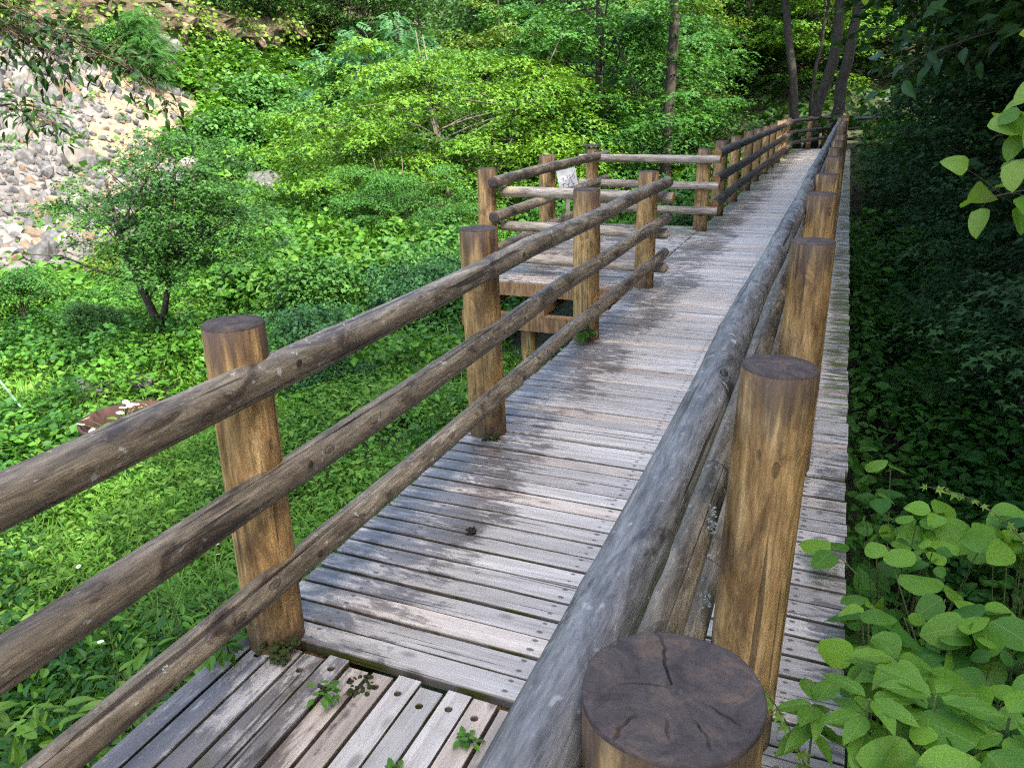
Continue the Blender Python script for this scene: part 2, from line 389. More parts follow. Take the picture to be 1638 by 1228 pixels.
# ------------------------------------------------------------------ logs, posts, planks
def log_mesh(name, L, r, mats, seg=28, nl=24, seed=0, taper=.0, knots=3, cracks=2, wob=.02, bend=.0, cut=True):
    """log along local Z from 0 to L, grain-long checks carved as grooves, sawn ends in slot 1"""
    q = np.random.default_rng(seed)
    th = np.linspace(0, 2*np.pi, seg, endpoint=False)
    cks = []
    for k in range(cracks):
        tc = q.uniform(0, 6.28); cks.append((tc, q.uniform(0, .6)*L, q.uniform(.35, .9)*L))
        th = np.concatenate([th, tc + np.array([-.055, -.018, 0, .018, .055])])
    th = np.sort(np.mod(th, 2*np.pi)); m = len(th)
    s = np.linspace(0, L, nl)
    TH, SS = np.meshgrid(th, s)
    low = sines(6, .6, 1.6, q)
    P3 = np.stack([np.cos(TH)*1.5, np.sin(TH)*1.5, SS*1.2], -1)
    rad = r*(1 + wob*ev(low, P3)*np.sin(np.pi*SS/L)**.35 - taper*SS/L)
    hi = sines(8, 5, 12, q); rad += r*.006*ev(hi, np.stack([np.cos(TH), np.sin(TH), SS*.5], -1))
    for k in range(knots):
        tk, sk, rk = q.uniform(0, 6.28), q.uniform(.1, .9)*L, q.uniform(.02, .045)
        d2 = ((np.angle(np.exp(1j*(TH-tk)))*r)**2 + ((SS-sk)*.55)**2)/rk**2
        rad += .004*np.exp(-d2*1.6) - .002*np.exp(-d2*9)
    wv = .10*np.sin(SS*q.uniform(1.2, 2.5)+q.uniform(0, 6))*(cracks > 0)
    for tc, s0, ln in cks:
        d = np.abs(np.angle(np.exp(1j*(TH-tc))))
        env = np.clip((SS-s0)/.12, 0, 1)*np.clip((s0+ln-SS)/.12, 0, 1)
        rad -= np.where(d < .012, .014, np.where(d < .03, .004, 0))*env
    TW = TH + wv
    bx = bend*np.sin(np.pi*SS/L)*q.uniform(-1, 1); by = bend*np.sin(np.pi*SS/L)*q.uniform(-1, 1) + .4*bend*np.sin(2*np.pi*SS/L)
    V = np.stack([rad*np.cos(TW)+bx, rad*np.sin(TW)+by, SS], -1).reshape(-1, 3)
    i = np.arange(nl-1)[:, None]*m; j = np.arange(m)[None]; k = (j+1) % m
    F4 = [np.stack([i+j, i+k, i+m+k, i+m+j], -1).reshape(-1, 4)]; M4 = [np.zeros(len(F4[0]), int)]
    F3 = []; Vs = [V]; n0 = len(V)
    for e, (ri, sg) in enumerate(((0, -1), (nl-1, 1))):       # bevelled sawn ends
        ring = V[ri*m:(ri+1)*m]; c = ring.mean(0)
        prev = ri*m + np.arange(m)
        for fr, dz in ((.965, .006), (.55, .0085)):
            rr = c + (ring-c)*fr; rr[:, 2] += sg*dz; Vs.append(rr); cur = n0 + np.arange(m); n0 += m
            nx = np.roll(prev, -1); cx = np.roll(cur, -1)
            f = np.stack([prev, nx, cx, cur], -1); f = f if sg > 0 else f[:, ::-1]
            F4.append(f); M4.append(np.ones(m, int)); prev = cur
        Vs.append((c + np.array([0, 0, sg*.009]))[None]); ci = n0; n0 += 1
        f = np.stack([prev, np.roll(prev, -1), np.full(m, ci)], -1); F3.append(f if sg > 0 else f[:, ::-1])
    F3 = np.concatenate(F3); F4 = np.concatenate(F4); M4 = np.concatenate(M4)
    return mk(name, np.concatenate(Vs), [F3, F4], mats, None, np.concatenate([np.ones(len(F3), int), M4]), smooth=True, link=False)

def near_post(name, Lb, r, mats):
    """the big post under the camera: carved radial splits across its head"""
    q = np.random.default_rng(77)
    m = 420; th = np.linspace(0, 2*np.pi, m, endpoint=False)
    low = sines(6, .8, 2.0, q)
    rim = r*(1 + .016*ev(low, np.stack([np.cos(th)*2, np.sin(th)*2, th*0], -1)))
    zs = np.concatenate([np.linspace(-Lb, -.12, 8), np.linspace(-.1, -.01, 8)]); V = []
    for z in zs:
        fl = 1 + .004*np.sin(z*31) + .007*ev(low, np.stack([np.cos(th)*6, np.sin(th)*6, 0*th+z*2], -1))
        V.append(np.stack([rim*fl*np.cos(th), rim*fl*np.sin(th), 0*th+z], -1))
    fr = np.concatenate([[1.0, .985], np.linspace(.96, .04, 64)])
    cks = [(1.95, .02, 1.0, .007), (3.25, .04, .60, .004), (-.25, .38, .82, .006), (-2.05, .52, 1.0, .008), (-1.45, .40, .72, .005), (-.90, .42, .86, .006)]
    fine = sines(14, 40, 120, q)
    for f in fr:
        x, y = rim*f*np.cos(th), rim*f*np.sin(th)
        z = np.where(f > .99, -.004, 0.0) + .0035*(1-f) + .0012*ev(low, np.stack([x*30, y*30, 0*x], -1)) + .0007*ev(fine, np.stack([x, y, 0*x], -1))
        for tc, a, bq, dp in cks:
            tcw = tc + .05*np.sin(f*7+tc*3) + .015*np.sin(f*31+tc)
            d = np.abs(np.angle(np.exp(1j*(th-tcw))))*f*r
            z = z - dp*np.exp(-(d/.0013)**2)*np.clip((f-a)/.1, 0, 1)*np.clip((bq+.02-f)/.1, 0, 1)
        V.append(np.stack([x, y, z], -1))
    n = len(V); V = np.concatenate(V + [np.array([[0, 0, .004]])])
    i = np.arange(n-1)[:, None]*m; j = np.arange(m)[None]; k = (j+1) % m
    F4 = np.stack([i+j, i+k, i+m+k, i+m+j], -1).reshape(-1, 4)
    fm = np.repeat((np.arange(n-1) >= len(zs)-1).astype(int), m)
    bq = (n-1)*m; jj = np.arange(m); F3 = np.stack([bq+jj, bq+(jj+1) % m, np.full(m, n*m)], -1)
    V[:, 2] += Lb
    return mk(name, V, [F3, F4], mats, None, np.concatenate([np.ones(m, int), fm]), smooth=True, link=False)

XL, XR = -1.67, -.10
PM = [log_mesh('post', 1.13, .098, [M['post'], M['end_dark']], 36, 16, 40+k, taper=.03, knots=5, cracks=1, wob=.022).data for k in range(5)]
PMF = [log_mesh('post', 1.13, .095, [M['post'], M['end_dark']], 18, 8, 60+k, taper=.03, knots=1, cracks=0, wob=.03).data for k in range(3)]

def put_post(parent, x, y, k, z=-.03, far=False, h=1.0):
    rz = rng.uniform(0, 6.28)
    me = (PMF if far else PM)[k % (3 if far else 5)]
    sc = rng.uniform(.95, 1.05)
    return inst('post', me, parent, (x, y, z), (rng.normal()*.010, rng.normal()*.010, rz), (sc, sc*rng.uniform(.97, 1.03), h*rng.uniform(.985, 1.015)))

def put_rail(parent, p0, p1, r, mats, seed, seg=28, nl=40, knots=4, cracks=2, wob=.03, bend=.006, over=.0):
    p0, p1 = Vector(p0), Vector(p1); d = (p1-p0); L = d.length
    me = log_mesh('rail', L, r, mats, seg, nl, seed, taper=0.0, knots=knots, cracks=cracks, wob=wob, bend=bend).data
    o = inst('rail', me, parent, p0); o.rotation_mode = 'QUATERNION'; o.rotation_quaternion = d.to_track_quat('Z', 'Y'); return o

HZ = (.985, .645, .315)
BR = [M['rail_brown'], M['end_dark']]
# left railing of the near span
lr = thing('log_railing', 'brown log railing along the outer side of the near walkway, ending at the lookout', 'railing', (XL, 0, 0))
LYS = [-.15, 1.70, 3.56, 5.44, 7.27]; lx = [-.0, .055, .02, 0.0, .01]
for k, y in enumerate(LYS): put_post(lr, lx[k], y, k)
for h, r_, sd_ in zip(HZ, (.055, .052, .047), (1, 2, 3)):
    xr = .155
    put_rail(lr, (xr-.01, -.55, h-.035), (xr, 3.90, h-.012), r_, BR, 100+sd_, 44, 130, 12, 3, .050, .016)
    put_rail(lr, (xr, 3.905, h-.012), (xr, 5.80, h-.008), r_*.99, BR, 110+sd_, 36, 60, 6, 2, .055, .010)
    put_rail(lr, (xr, 5.805, h-.008), (xr, 7.50, h-.008), r_*.98, BR, 120+sd_, 32, 50, 5, 2, .04, .004)
bv, bf = tube([(0, 0, 0), (.004, 0, 0)], [.0125, .011], 12); bolt_me = mk('bolt', bv, bf, M['bolt'], link=False).data
for k, y in enumerate(LYS):
    for h, r_ in zip(HZ, (.055, .052, .047)): inst('bolt', bolt_me, lr, (.155+r_-.002, y+.10, h-.01))
# right railing
rr = thing('log_railing', 'grey log railing on the forest side running the whole length of the bridge', 'railing', (XR, 0, 0))
GR = [M['rail_grey'], M['end_dark']]
np_me = near_post('post', 1.12, .104, [M['post'], M['end_dark']]).data
inst('post', np_me, rr, (-.012, .715, -.05), (.0, -.0, 0))
RYS = [1.82, 3.64, 5.47, 7.25, 9.1, 10.95, 12.8, 14.65, 16.5, 18.4, 20.3, 22.2, 24.1, 26.0, 27.9, 29.8]
for k, y in enumerate(RYS): put_post(rr, rng.normal()*.008+.01, y, k+2, far=k > 4, h=1.0)
for h, r_, sd_ in zip(HZ, (.054, .052, .050), (1, 2, 3)):
    xr = -.155
    mats = GR if sd_ == 1 else [M['rail_brown'], M['end_dark']]
    put_rail(rr, (xr, -.45, h), (xr, 2.12, h), r_, mats, 200+sd_, 56, 110, 7, 3, .045, .010)
    put_rail(rr, (xr, 2.125, h), (xr, 3.86, h), r_, mats, 210+sd_, 44, 70, 6, 2, .05, .010)
    ys_ = [3.86, 7.45, 11.1, 14.8, 18.5, 22.3, 26.1, 29.9]
    for q in range(len(ys_)-1):
        put_rail(rr, (xr, ys_[q]+.004, h), (xr, ys_[q+1], h), r_, mats, 220+q*5+sd_, 28 if q < 2 else 14, 60 if q < 2 else 16, 6, 1, .05, .012)
# lookout railing
pr = thing('log_railing', 'pale log railing enclosing the square lookout platform on three sides', 'railing', (-3.34, 7.3, 0))
PLX = -3.34
PA = [M['rail_pale'], M['end_amber']]
for k, (x, y) in enumerate(((0, .06), (0, 1.87), (0, 3.75), (1.61, 3.62))): put_post(pr, x, y, k+1)
cap = MB(); V, F = tube([(0, 0, 0), (0, 0, .025)], [.135, .13], 20); cap.add(V, F)
cp = cap.build('post_cap', M['rail_dark'], pr); cp.location = (0, 3.75, 1.115)
for h, sd_ in zip(HZ, (1, 2, 3)):
    put_rail(pr, (.155, -.12, h-.01), (.155, 3.98, h+.01), .056, BR, 300+sd_, 28, 50, 6, 1, .05, .01)
    put_rail(pr, (.11, .20, h-.14 if sd_ > 1 else h-.13), (1.89, -.13+.30, h-.15), .052, PA, 310+sd_, 28, 40, 5, 1, .045, .006)
    put_rail(pr, (-.12, 3.57, h-.02), (1.85, 3.46, h-.02), .052, PA, 320+sd_, 28, 40, 5, 1, .05, .008)
# far left railing
fr_ = thing('log_railing', 'dark mossy log railing on the left beyond the lookout platform', 'railing', (-1.74, 11.2, 0))
DK = [M['rail_dark'], M['end_amber']]
for k in range(9): put_post(fr_, rng.normal()*.01, 1.25+k*1.86, k, far=k > 2)
for h, sd_ in zip(HZ, (1, 2, 3)):
    ys_ = [-.1, 5.4, 10.9, 16.2]
    for q in range(3): put_rail(fr_, (.155, ys_[q], h+.02), (.155, ys_[q+1], h+.02), .064, DK, 400+q*5+sd_, 24, 40, 8, 0, .05, .014)
# railings at the far end where the path turns
er = thing('log_railing', 'short dark log railing crossing in front of the tree trunks at the path bend', 'railing', (-1.74, 28.2, 0))
for k, (x, y) in enumerate(((.55, 1.55), (1.02, 2.9))): put_post(er, x, y, k, far=True)
for h, sd_ in zip(HZ, (1, 2, 3)): put_rail(er, (.1, -.9, h+.02), (1.15, 3.0, h+.05), .06, DK, 440+sd_, 16, 14, 3, 0, .05, .01)
er2 = thing('log_railing', 'dark log railing leading off into the forest at the end of the bridge', 'railing', (-.2, 30.2, 0))
for k, (x, y) in enumerate(((.05, .1), (1.05, 1.6))): put_post(er2, x, y, k, far=True)
for h, sd_ in zip(HZ, (1, 2, 3)): put_rail(er2, (-.1, -.1, h), (1.35, 1.75, h), .055, DK, 450+sd_, 16, 14, 3, 0, .05, .01)

# ---- planks
def plank_mesh(L, wd, th, seed, mats, name='plank'):
    q = np.random.default_rng(seed); n = 9
    xs = np.linspace(0, L, n); bv = .004
    prof = np.array([(-wd/2, -th), (-wd/2, -bv), (-wd/2+bv, 0), (wd/2-bv, 0), (wd/2, -bv), (wd/2, -th)])
    V = []
    for i, x in enumerate(xs):
        p = prof.copy(); p[:, 0] *= 1 + q.normal()*.012; p[:, 0] += q.normal()*.0011
        p[1:5, 1] += q.normal()*.0009
        if i in (0, n-1): p[2:4, 1] -= .002
        V.append(np.stack([np.full(6, x + (q.normal()*.0 if 0 < i < n-1 else 0)), p[:, 0], p[:, 1]], -1))
    V = np.concatenate(V); m = 6
    i = np.arange(n-1)[:, None]*m; j = np.arange(m)[None]; k = (j+1) % m
    F = np.stack([i+j, i+m+j, i+m+k, i+k], -1).reshape(-1, 4)
    e0 = np.array([list(range(m))]); e1 = np.array([list(range(m))[::-1]]) + (n-1)*m
    return mk(name, V, [F, np.concatenate([e0, e1])], mats, link=False).data
XD0, XD1, PIT = -1.745, .184, .1045
br_t = thing('footbridge', 'long weathered grey plank footbridge running straight into the forest', 'footbridge', (0, 1.72, 0))
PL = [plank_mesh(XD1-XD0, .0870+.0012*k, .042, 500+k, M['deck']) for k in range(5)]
y = 1.76; k = 0
while y < 30.2:
    seam = y > 3.58
    inst('plank', PL[rng.integers(5)], br_t, (XD0+rng.normal()*.005, y-1.72, (.010 if seam else 0)+rng.normal()*.0012), (rng.normal()*.006, rng.normal()*.0009, rng.normal()*.0016), (1, rng.uniform(.975, 1.02), 1))
    y += PIT*(1.018 if k % 7 == 3 else .998); k += 1
for x in (-1.50, -.78, -.06):
    V, F = box(x-.06, x+.06, 0, 28.6, -.26, -.046); mk('beam', V, F, M['beam'], parent=br_t)
for yb in (1.85, 3.56, 5.44):
    V, F = box(-1.95, .10, yb-1.72-.05, yb-1.72+.05, -.40, -.263); mk('cross_beam', V, F, M['beam'], parent=br_t)
# lookout platform
pf = thing('lookout_platform', 'square wooden lookout deck jutting out from the left of the bridge', 'platform', (-3.5, 7.15, 0))
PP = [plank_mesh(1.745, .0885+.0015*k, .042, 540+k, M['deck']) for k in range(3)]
y = 7.2; k = 0
while y < 11.25:
    inst('plank', PP[k % 3], pf, (0+rng.normal()*.005, y-7.15, .010+rng.normal()*.0012), (rng.normal()*.004, rng.normal()*.0008, rng.normal()*.001)); y += PIT; k += 1
V, F = box(-.02, 1.78, -.05, -.003, -.135, -.004); mk('fascia_board', V, F, M['beam'], parent=pf)
V, F = box(.07, 1.70, -.30, -.19, -.42, -.265); mk('cross_beam', V, F, M['beam'], parent=pf)
V, F = box(-.25, 1.70, 3.5, 3.6, -.42, -.26); mk('cross_beam', V, F, M['beam'], parent=pf)
for x in (.25, .9, 1.55):
    V, F = box(x-.06, x+.06, -.29, 4.0, -.26, -.046); mk('beam', V, F, M['beam'], parent=pf)
for x, yy in ((.72, -.08), (.1, 3.4), (.1, -.08)): inst('support_post', PM[1], pf, (x, yy, -1.6), (0, 0, x*7), (.9, .9, 1.12))
# near walkway: boards laid lengthways with countersunk bolts
def long_plank(L, wd, th, hy, hr, seed):
    q = np.random.default_rng(seed); mb = MB(); na = 20
    a = np.linspace(0, 2*np.pi, na, endpoint=False)+np.pi/4; h = wd/2
    circ = np.stack([np.cos(a)*hr + q.normal()*.004, np.sin(a)*hr + hy, 0*a], -1)
    mx = np.maximum(np.abs(np.cos(a)), np.abs(np.sin(a)))
    sq = np.stack([np.cos(a)/mx*h, np.sin(a)/mx*h + hy, 0*a], -1)
    low = circ.copy(); low[:, 2] = -.022
    ij = np.arange(na); kk = (ij+1) % na
    mb.add(np.vstack([sq, circ, low, [[0, hy, -.022]]]), [np.stack([ij, kk, na+kk, na+ij], -1), np.stack([na+ij, na+kk, 2*na+kk, 2*na+ij], -1)])
    mb.add(np.vstack([low, [[0, hy, -.020]]]), np.stack([ij, kk, np.full(na, na)], -1), mat=1)
    ysx = [-0.0, hy-h]; 
    def strip(y0, y1, n):
        yy = np.linspace(y0, y1, n); wv = q.normal(size=n)*.0008
        V = np.concatenate([np.stack([np.full(n, -h), yy, 0*yy], -1), np.stack([np.full(n, h), yy, 0*yy], -1)])
        i = np.arange(n-1); mb.add(V, np.stack([i, n+i, n+i+1, i+1], -1))
    strip(-L, hy-h, 10); strip(hy+h, 0, 2)
    V, F = box(-h, h, -L, 0, -th, 0); mb.add(V, F[[0, 2, 3, 4, 5]])
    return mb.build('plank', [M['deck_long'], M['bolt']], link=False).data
nw = thing('walkway', 'foreground walkway of lengthwise grey boards with bolt holes meeting the bridge', 'walkway', (0, 1.695, 0))
LP = [long_plank(3.6, .0725+.002*k, .045, -.055-.006*k, .0125, 560+k) for k in range(4)]
x = XD0 + .04; k = 0
while x < XD1-.03:
    inst('plank', LP[rng.integers(4)], nw, (x, -.012+rng.normal()*.007 + (x+.75)*.02, -.004+rng.normal()*.0015), (rng.normal()*.001, rng.normal()*.006, rng.normal()*.002)); x += .0885; k += 1
for yb in (-.15, -1.8):
    V, F = box(XD0, XD1, yb-.05, yb+.05, -.17, -.052); mk('cross_beam', V, F, M['beam'], parent=nw)

#--VEG--
# ------------------------------------------------------------------ leaf shapes (x across, y along, z off the blade)
def T_rhomb(w=.5, f=.08): return np.array([(0,0,0),(w/2,.45,f),(0,1,-.06),(-w/2,.45,f)]), np.array([(0,1,2),(0,2,3)])
def T_ovate(w=.62, f=.07):
    V = np.array([(0,0,0),(w*.36,.14,f*.7),(w*.5,.42,f),(w*.3,.74,f*.5),(0,1,-.10),(-w*.3,.74,f*.5),(-w*.5,.42,f),(-w*.36,.14,f*.7),(0,.45,0)])
    return V, np.array([(0,1,8),(1,2,8),(2,3,8),(3,4,8),(4,5,8),(5,6,8),(6,7,8),(7,0,8)])
def T_mid(w=.6, f=.07):
    V = np.array([(0,0,0),(w*.5,.34,f),(w*.30,.72,f*.4),(0,1,-.10),(-w*.30,.72,f*.4),(-w*.5,.34,f)])
    return V, np.array([(0,1,2),(0,2,3),(0,3,4),(0,4,5)])
def T_maple3():
    V = np.array([(0,0,0),(.48,.30,.05),(.16,.42,0),(0,1,-.12),(-.16,.42,0),(-.48,.30,.05)])
    return V, np.array([(0,1,2),(0,2,3),(0,3,4),(0,4,5)])
def T_maple5():
    a = [(-100,.42),(-72,.22),(-48,.75),(-22,.34),(0,1.0),(22,.34),(48,.75),(72,.22),(100,.42)]
    V = [(0,0,0)] + [(math.sin(R(t))*r_, .12+math.cos(R(t))*r_*.88, -.10*r_*r_) for t, r_ in a]
    return np.array(V), np.array([(0,i+1,i) for i in range(1, 9)])[:, [0, 2, 1]]
def T_pinnate(n=6, w=.30, lw=.11):
    Vs, Fs = [], []; c = 0
    for i in range(n):
        t = .12+.80*i/(n-1); ln = w*(1-.45*abs(t-.45)*1.4)
        for s in (-1, 1):
            b_ = np.array([0, t, -.16*t*t]); tip = np.array([s*ln, t+.12, -.16*t*t-.09])
            d = tip-b_; sd_ = np.array([-s*d[1], s*d[0], 0]); sd_ = sd_/np.linalg.norm(sd_)*lw/2
            mid = b_+d*.5
            Vs += [b_, mid+sd_, tip, mid-sd_]; Fs += [(c,c+1,c+2),(c,c+2,c+3)]; c += 4
    b_ = np.array([0,.95,-.15]); Vs += [b_, (lw*.5,1.06,-.18), (0,1.24,-.25), (-lw*.5,1.06,-.18)]; Fs += [(c,c+1,c+2),(c,c+2,c+3)]
    return np.array(Vs, float), np.array(Fs)
def T_grass(n=3):
    t = np.linspace(0, 1, n+1); z = -.75*t**2.2*.6; y = t*(1-.1*t); w_ = .028*(1-t**1.6)+.0015
    V = np.concatenate([np.stack([w_, y, z], -1), np.stack([-w_, y, z], -1)]); i = np.arange(n)
    F = np.concatenate([np.stack([i, i+1, n+1+i], -1), np.stack([i+1, n+2+i, n+1+i], -1)]); return V, F

def scatter(T, P, N, D, S_, tone):
    """one mesh chunk with a leaf T at every P, blade normal N, tip direction D, length S_"""
    TV, TF = T; n = len(P); N = nrm(N); D = nrm(D - N*np.sum(D*N, -1, keepdims=True)); B = np.cross(D, N)
    S_ = np.broadcast_to(S_, (n,))
    V = P[:, None] + S_[:, None, None]*(TV[None, :, :1]*B[:, None] + TV[None, :, 1:2]*D[:, None] + TV[None, :, 2:]*N[:, None])
    F = TF[None] + (np.arange(n)*len(TV))[:, None, None]
    return V.reshape(-1, 3), F.reshape(-1, TF.shape[1]), np.repeat(np.broadcast_to(tone, (n,)), len(TV))

def pads_leaves(mb, T, C, rad, thick, per, size, q, tilt=.35, droop=.25, tone0=.5, tvar=.22, flat=1.0):
    """layered sprays: each pad is a thin, drooping disc of leaves"""
    k = len(C); n = int(per)
    a = q.uniform(0, 6.283, (k, n)); r_ = np.sqrt(q.uniform(0, 1, (k, n)))
    lob = 1 + .28*np.sin(a*3+q.uniform(0, 6, (k, 1))) + .18*np.sin(a*7+q.uniform(0, 6, (k, 1)))
    rr_ = r_*lob*rad[:, None]
    off = np.stack([np.cos(a)*rr_, np.sin(a)*rr_*q.uniform(.7, 1.2, (k, 1)), -droop*rad[:, None]*r_**2 + q.normal(size=(k, n))*thick], -1)
    tl = q.normal(size=(k, 1, 2))*.18
    off[..., 2] += off[..., 0]*tl[..., 0] + off[..., 1]*tl[..., 1]
    P = (C[:, None] + off).reshape(-1, 3)
    out = np.stack([np.cos(a), np.sin(a), np.full_like(a, -.35)], -1).reshape(-1, 3) + q.normal(size=(k*n, 3))*.45
    N = np.array([0, 0, flat]) + q.normal(size=(k*n, 3))*tilt + .25*out*np.array([1, 1, 0])
    tone = np.clip(tone0 + q.normal(size=(k, 1))*.20 + q.normal(size=(k, n))*tvar, 0, 1).reshape(-1)
    V, F, A = scatter(T, P, N, out, size*q.uniform(.65, 1.25, k*n), tone); mb.add(V, F, A)

def branchy(mb, base, trunk, C, q, r0=.05, seg=7, frac=(.35, .9), twig=.008):
    """limbs from points along the trunk path to the pad centres"""
    tr = np.asarray(trunk, float)
    for c in C:
        t = q.uniform(*frac); i = t*(len(tr)-1); i0 = int(i); i1 = min(i0+1, len(tr)-1); p = tr[i0]*(1-i+i0) + tr[i1]*(i-i0)
        if p[2] > c[2]: p = tr[max(0, i0-1)]
        m_ = (p+c)/2 + q.normal(size=3)*.06*np.linalg.norm(c-p) + np.array([0, 0, .10*np.linalg.norm(c-p)])
        ts = np.linspace(0, 1, 6)[:, None]
        path = (1-ts)**2*p + 2*ts*(1-ts)*m_ + ts**2*c
        V, F = tube(path, np.linspace(r0*q.uniform(.6, 1), twig, 6), seg, False); mb.add(V, F)

def trunk_path(h, q, lean=.06, n=9, curve=.05):
    t = np.linspace(0, 1, n); dx = np.cumsum(q.normal(size=n))*curve*h/n; dy = np.cumsum(q.normal(size=n))*curve*h/n
    l = q.normal(size=2)*lean*h; return np.stack([dx-dx[0]+l[0]*t, dy-dy[0]+l[1]*t, h*t], -1)

def crown_pads(q, n, rx, ry, rz, zc, shell=.5, low=-1.0):
    u = q.normal(size=(n*4, 3)); u = nrm(u); u = u[u[:, 2] > low][:n]
    rad = q.uniform(shell, 1, (len(u), 1))
    return u*rad*np.array([rx, ry, rz]) + np.array([0, 0, zc])

M['bark'] = mat_bark('dark_bark', (.012, .010, .008), (.050, .040, .030), .35)
M['bark_pale'] = mat_bark('grey_bark', (.05, .045, .036), (.19, .165, .13), .25)
L_ = {}
L_['maple_dk'] = mat_leaf('maple_leaf_dark', (.018, .066, .014), (.060, .160, .030), .26)
L_['maple_yl'] = mat_leaf('maple_leaf_yellow', (.036, .122, .010), (.118, .248, .020), .26)
L_['maple_md'] = mat_leaf('maple_leaf_mid', (.024, .096, .016), (.076, .208, .034), .26)
L_['olive'] = mat_leaf('olive_leaf', (.050, .112, .012), (.14, .235, .024), .26)
L_['blue'] = mat_leaf('bluish_leaf', (.024, .090, .030), (.070, .195, .062), .30)
L_['forest'] = mat_leaf('forest_leaf', (.014, .048, .010), (.046, .120, .019), .26)
L_['shade'] = mat_leaf('forest_leaf_shaded', (.010, .034, .010), (.034, .088, .018), .20, .75)  # darker copy of the forest leaf, deep shade put into its colour
L_['shrub'] = mat_leaf('shrub_leaf', (.026, .098, .020), (.085, .220, .040), .30)
L_['bright'] = mat_leaf('bright_shrub_leaf', (.030, .110, .011), (.094, .226, .024), .26)
L_['herb'] = mat_leaf('herb_leaf', (.024, .098, .009), (.094, .248, .022), .26)
L_['herb2'] = mat_leaf('dark_herb_leaf', (.013, .060, .012), (.050, .160, .026), .30)
L_['herb3'] = mat_leaf('pale_herb_leaf', (.052, .140, .015), (.145, .290, .038), .26)
L_['grass'] = mat_leaf('grass_blade', (.038, .112, .009), (.130, .268, .030), .26)
L_['under'] = mat_leaf('understorey_leaf', (.022, .090, .013), (.078, .220, .026), .28, .55)
L_['kudzu'] = mat_leaf('kudzu_leaf', (.045, .155, .016), (.215, .420, .040), .36, .45, True, .9)
L_['serrate'] = mat_leaf('toothed_leaf', (.065, .185, .018), (.185, .365, .045), .36, .45, True, .6)
L_['tip'] = mat_leaf('young_leaf', (.09, .23, .022), (.26, .38, .065), .42, .42, True, .8)
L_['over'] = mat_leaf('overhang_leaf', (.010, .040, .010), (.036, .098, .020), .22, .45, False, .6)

# ---- the small dark maple on the meadow
def tree_small_maple():
    q = np.random.default_rng(3); bx, by = -7.75, 6.93; bz = float(ground(bx, by))
    t = thing('maple_tree', 'small dark green maple with forked trunk standing alone on the meadow', 'tree', (bx, by, bz))
    tb = MB()
    main = np.array([(0,0,-.1),(.01,0,.35),(-.02,.02,.65),(-.10,-.02,1.0),(-.22,-.05,1.4),(-.30,-.05,1.8),(-.36,-.05,2.4)])
    V, F = tube(main, [.080,.062,.055,.046,.036,.028,.014], 12); tb.add(V, F)
    fork = np.array([(.0,0,.50),(.08,.07,.80),(.15,.14,1.15),(.20,.20,1.55),(.26,.28,2.0),(.34,.34,2.5)])
    V, F = tube(fork, [.045,.04,.034,.027,.020,.010], 10); tb.add(V, F)
    C = crown_pads(q, 122, 1.45, 1.45, 1.12, 1.98, .30, -.85)
    C = C[(C[:, 2] > 1.05)] + np.array([.30, .33, 0])
    branchy(tb, None, main, C[::5], q, .018, 6, (.45, .85), .003); branchy(tb, None, fork, C[1::5], q, .016, 6, (.4, .9), .003)
    br = np.array([(-.10,.0,1.15),(-.5,-.3,1.35),(-.8,-.5,1.55),(-1.1,-.75,1.60)]); V, F = tube(br, [.022,.017,.011,.005], 7); tb.add(V, F)
    tb.build('trunk', M['bark'], t, True)
    cb = MB(); rad = q.uniform(.20, .42, len(C))
    pads_leaves(cb, T_maple3(), C, rad, .028, 230, .048, q, .28, .34)
    cb.build('crown', L_['maple_dk'], t)
tree_small_maple()

# ---- tree species: (trunk mesh, crown mesh) pairs shared by their copies
def species(seed, h, r0, npad, rx, ry, rz, zc, prad, per, T, size, leaf, bark='bark', shell=.4, low=-.8, thick=.06, tilt=.4, droop=.25, limbs=3, tone0=.5, stems=1):
    q = np.random.default_rng(seed); tb = MB(); C = crown_pads(q, npad, rx, ry, rz, zc, shell, low)
    for s in range(stems):
        tp = trunk_path(h, q, .05 if stems == 1 else .22); tp[:, :2] += q.normal(size=2)*.12*(stems > 1)
        tp[0, 2] = -.4
        rd = np.linspace(1, .18, len(tp))*r0; rd[0] *= 1.35
        V, F = tube(tp, rd, 12 if r0 > .08 else 8); tb.add(V, F)
        branchy(tb, None, tp, C[s::limbs*stems], q, r0*.42, 6, (.30, .9), .006)
    cb = MB(); pads_leaves(cb, T, C, q.uniform(*prad, len(C)), thick, per, size, q, tilt, droop, tone0)
    return tb.build('trunk', M[bark], None, True, link=False).data, cb.build('crown', L_[leaf], None, link=False).data

def plant(name, sp, label, cat, x, y, scale=1.0, rz=0.0, group=None, leaf=None, dz=0.0, trunk_name='trunk', crown_name='crown'):
    t = thing(name, label, cat, (x, y, float(ground(x, y))-.03+dz), rz, group, scale)
    inst(trunk_name, sp[0], t); c = inst(crown_name, sp[1], t)
    if leaf: c.material_slots[0].link = 'OBJECT'; c.material_slots[0].material = L_[leaf]
    return t

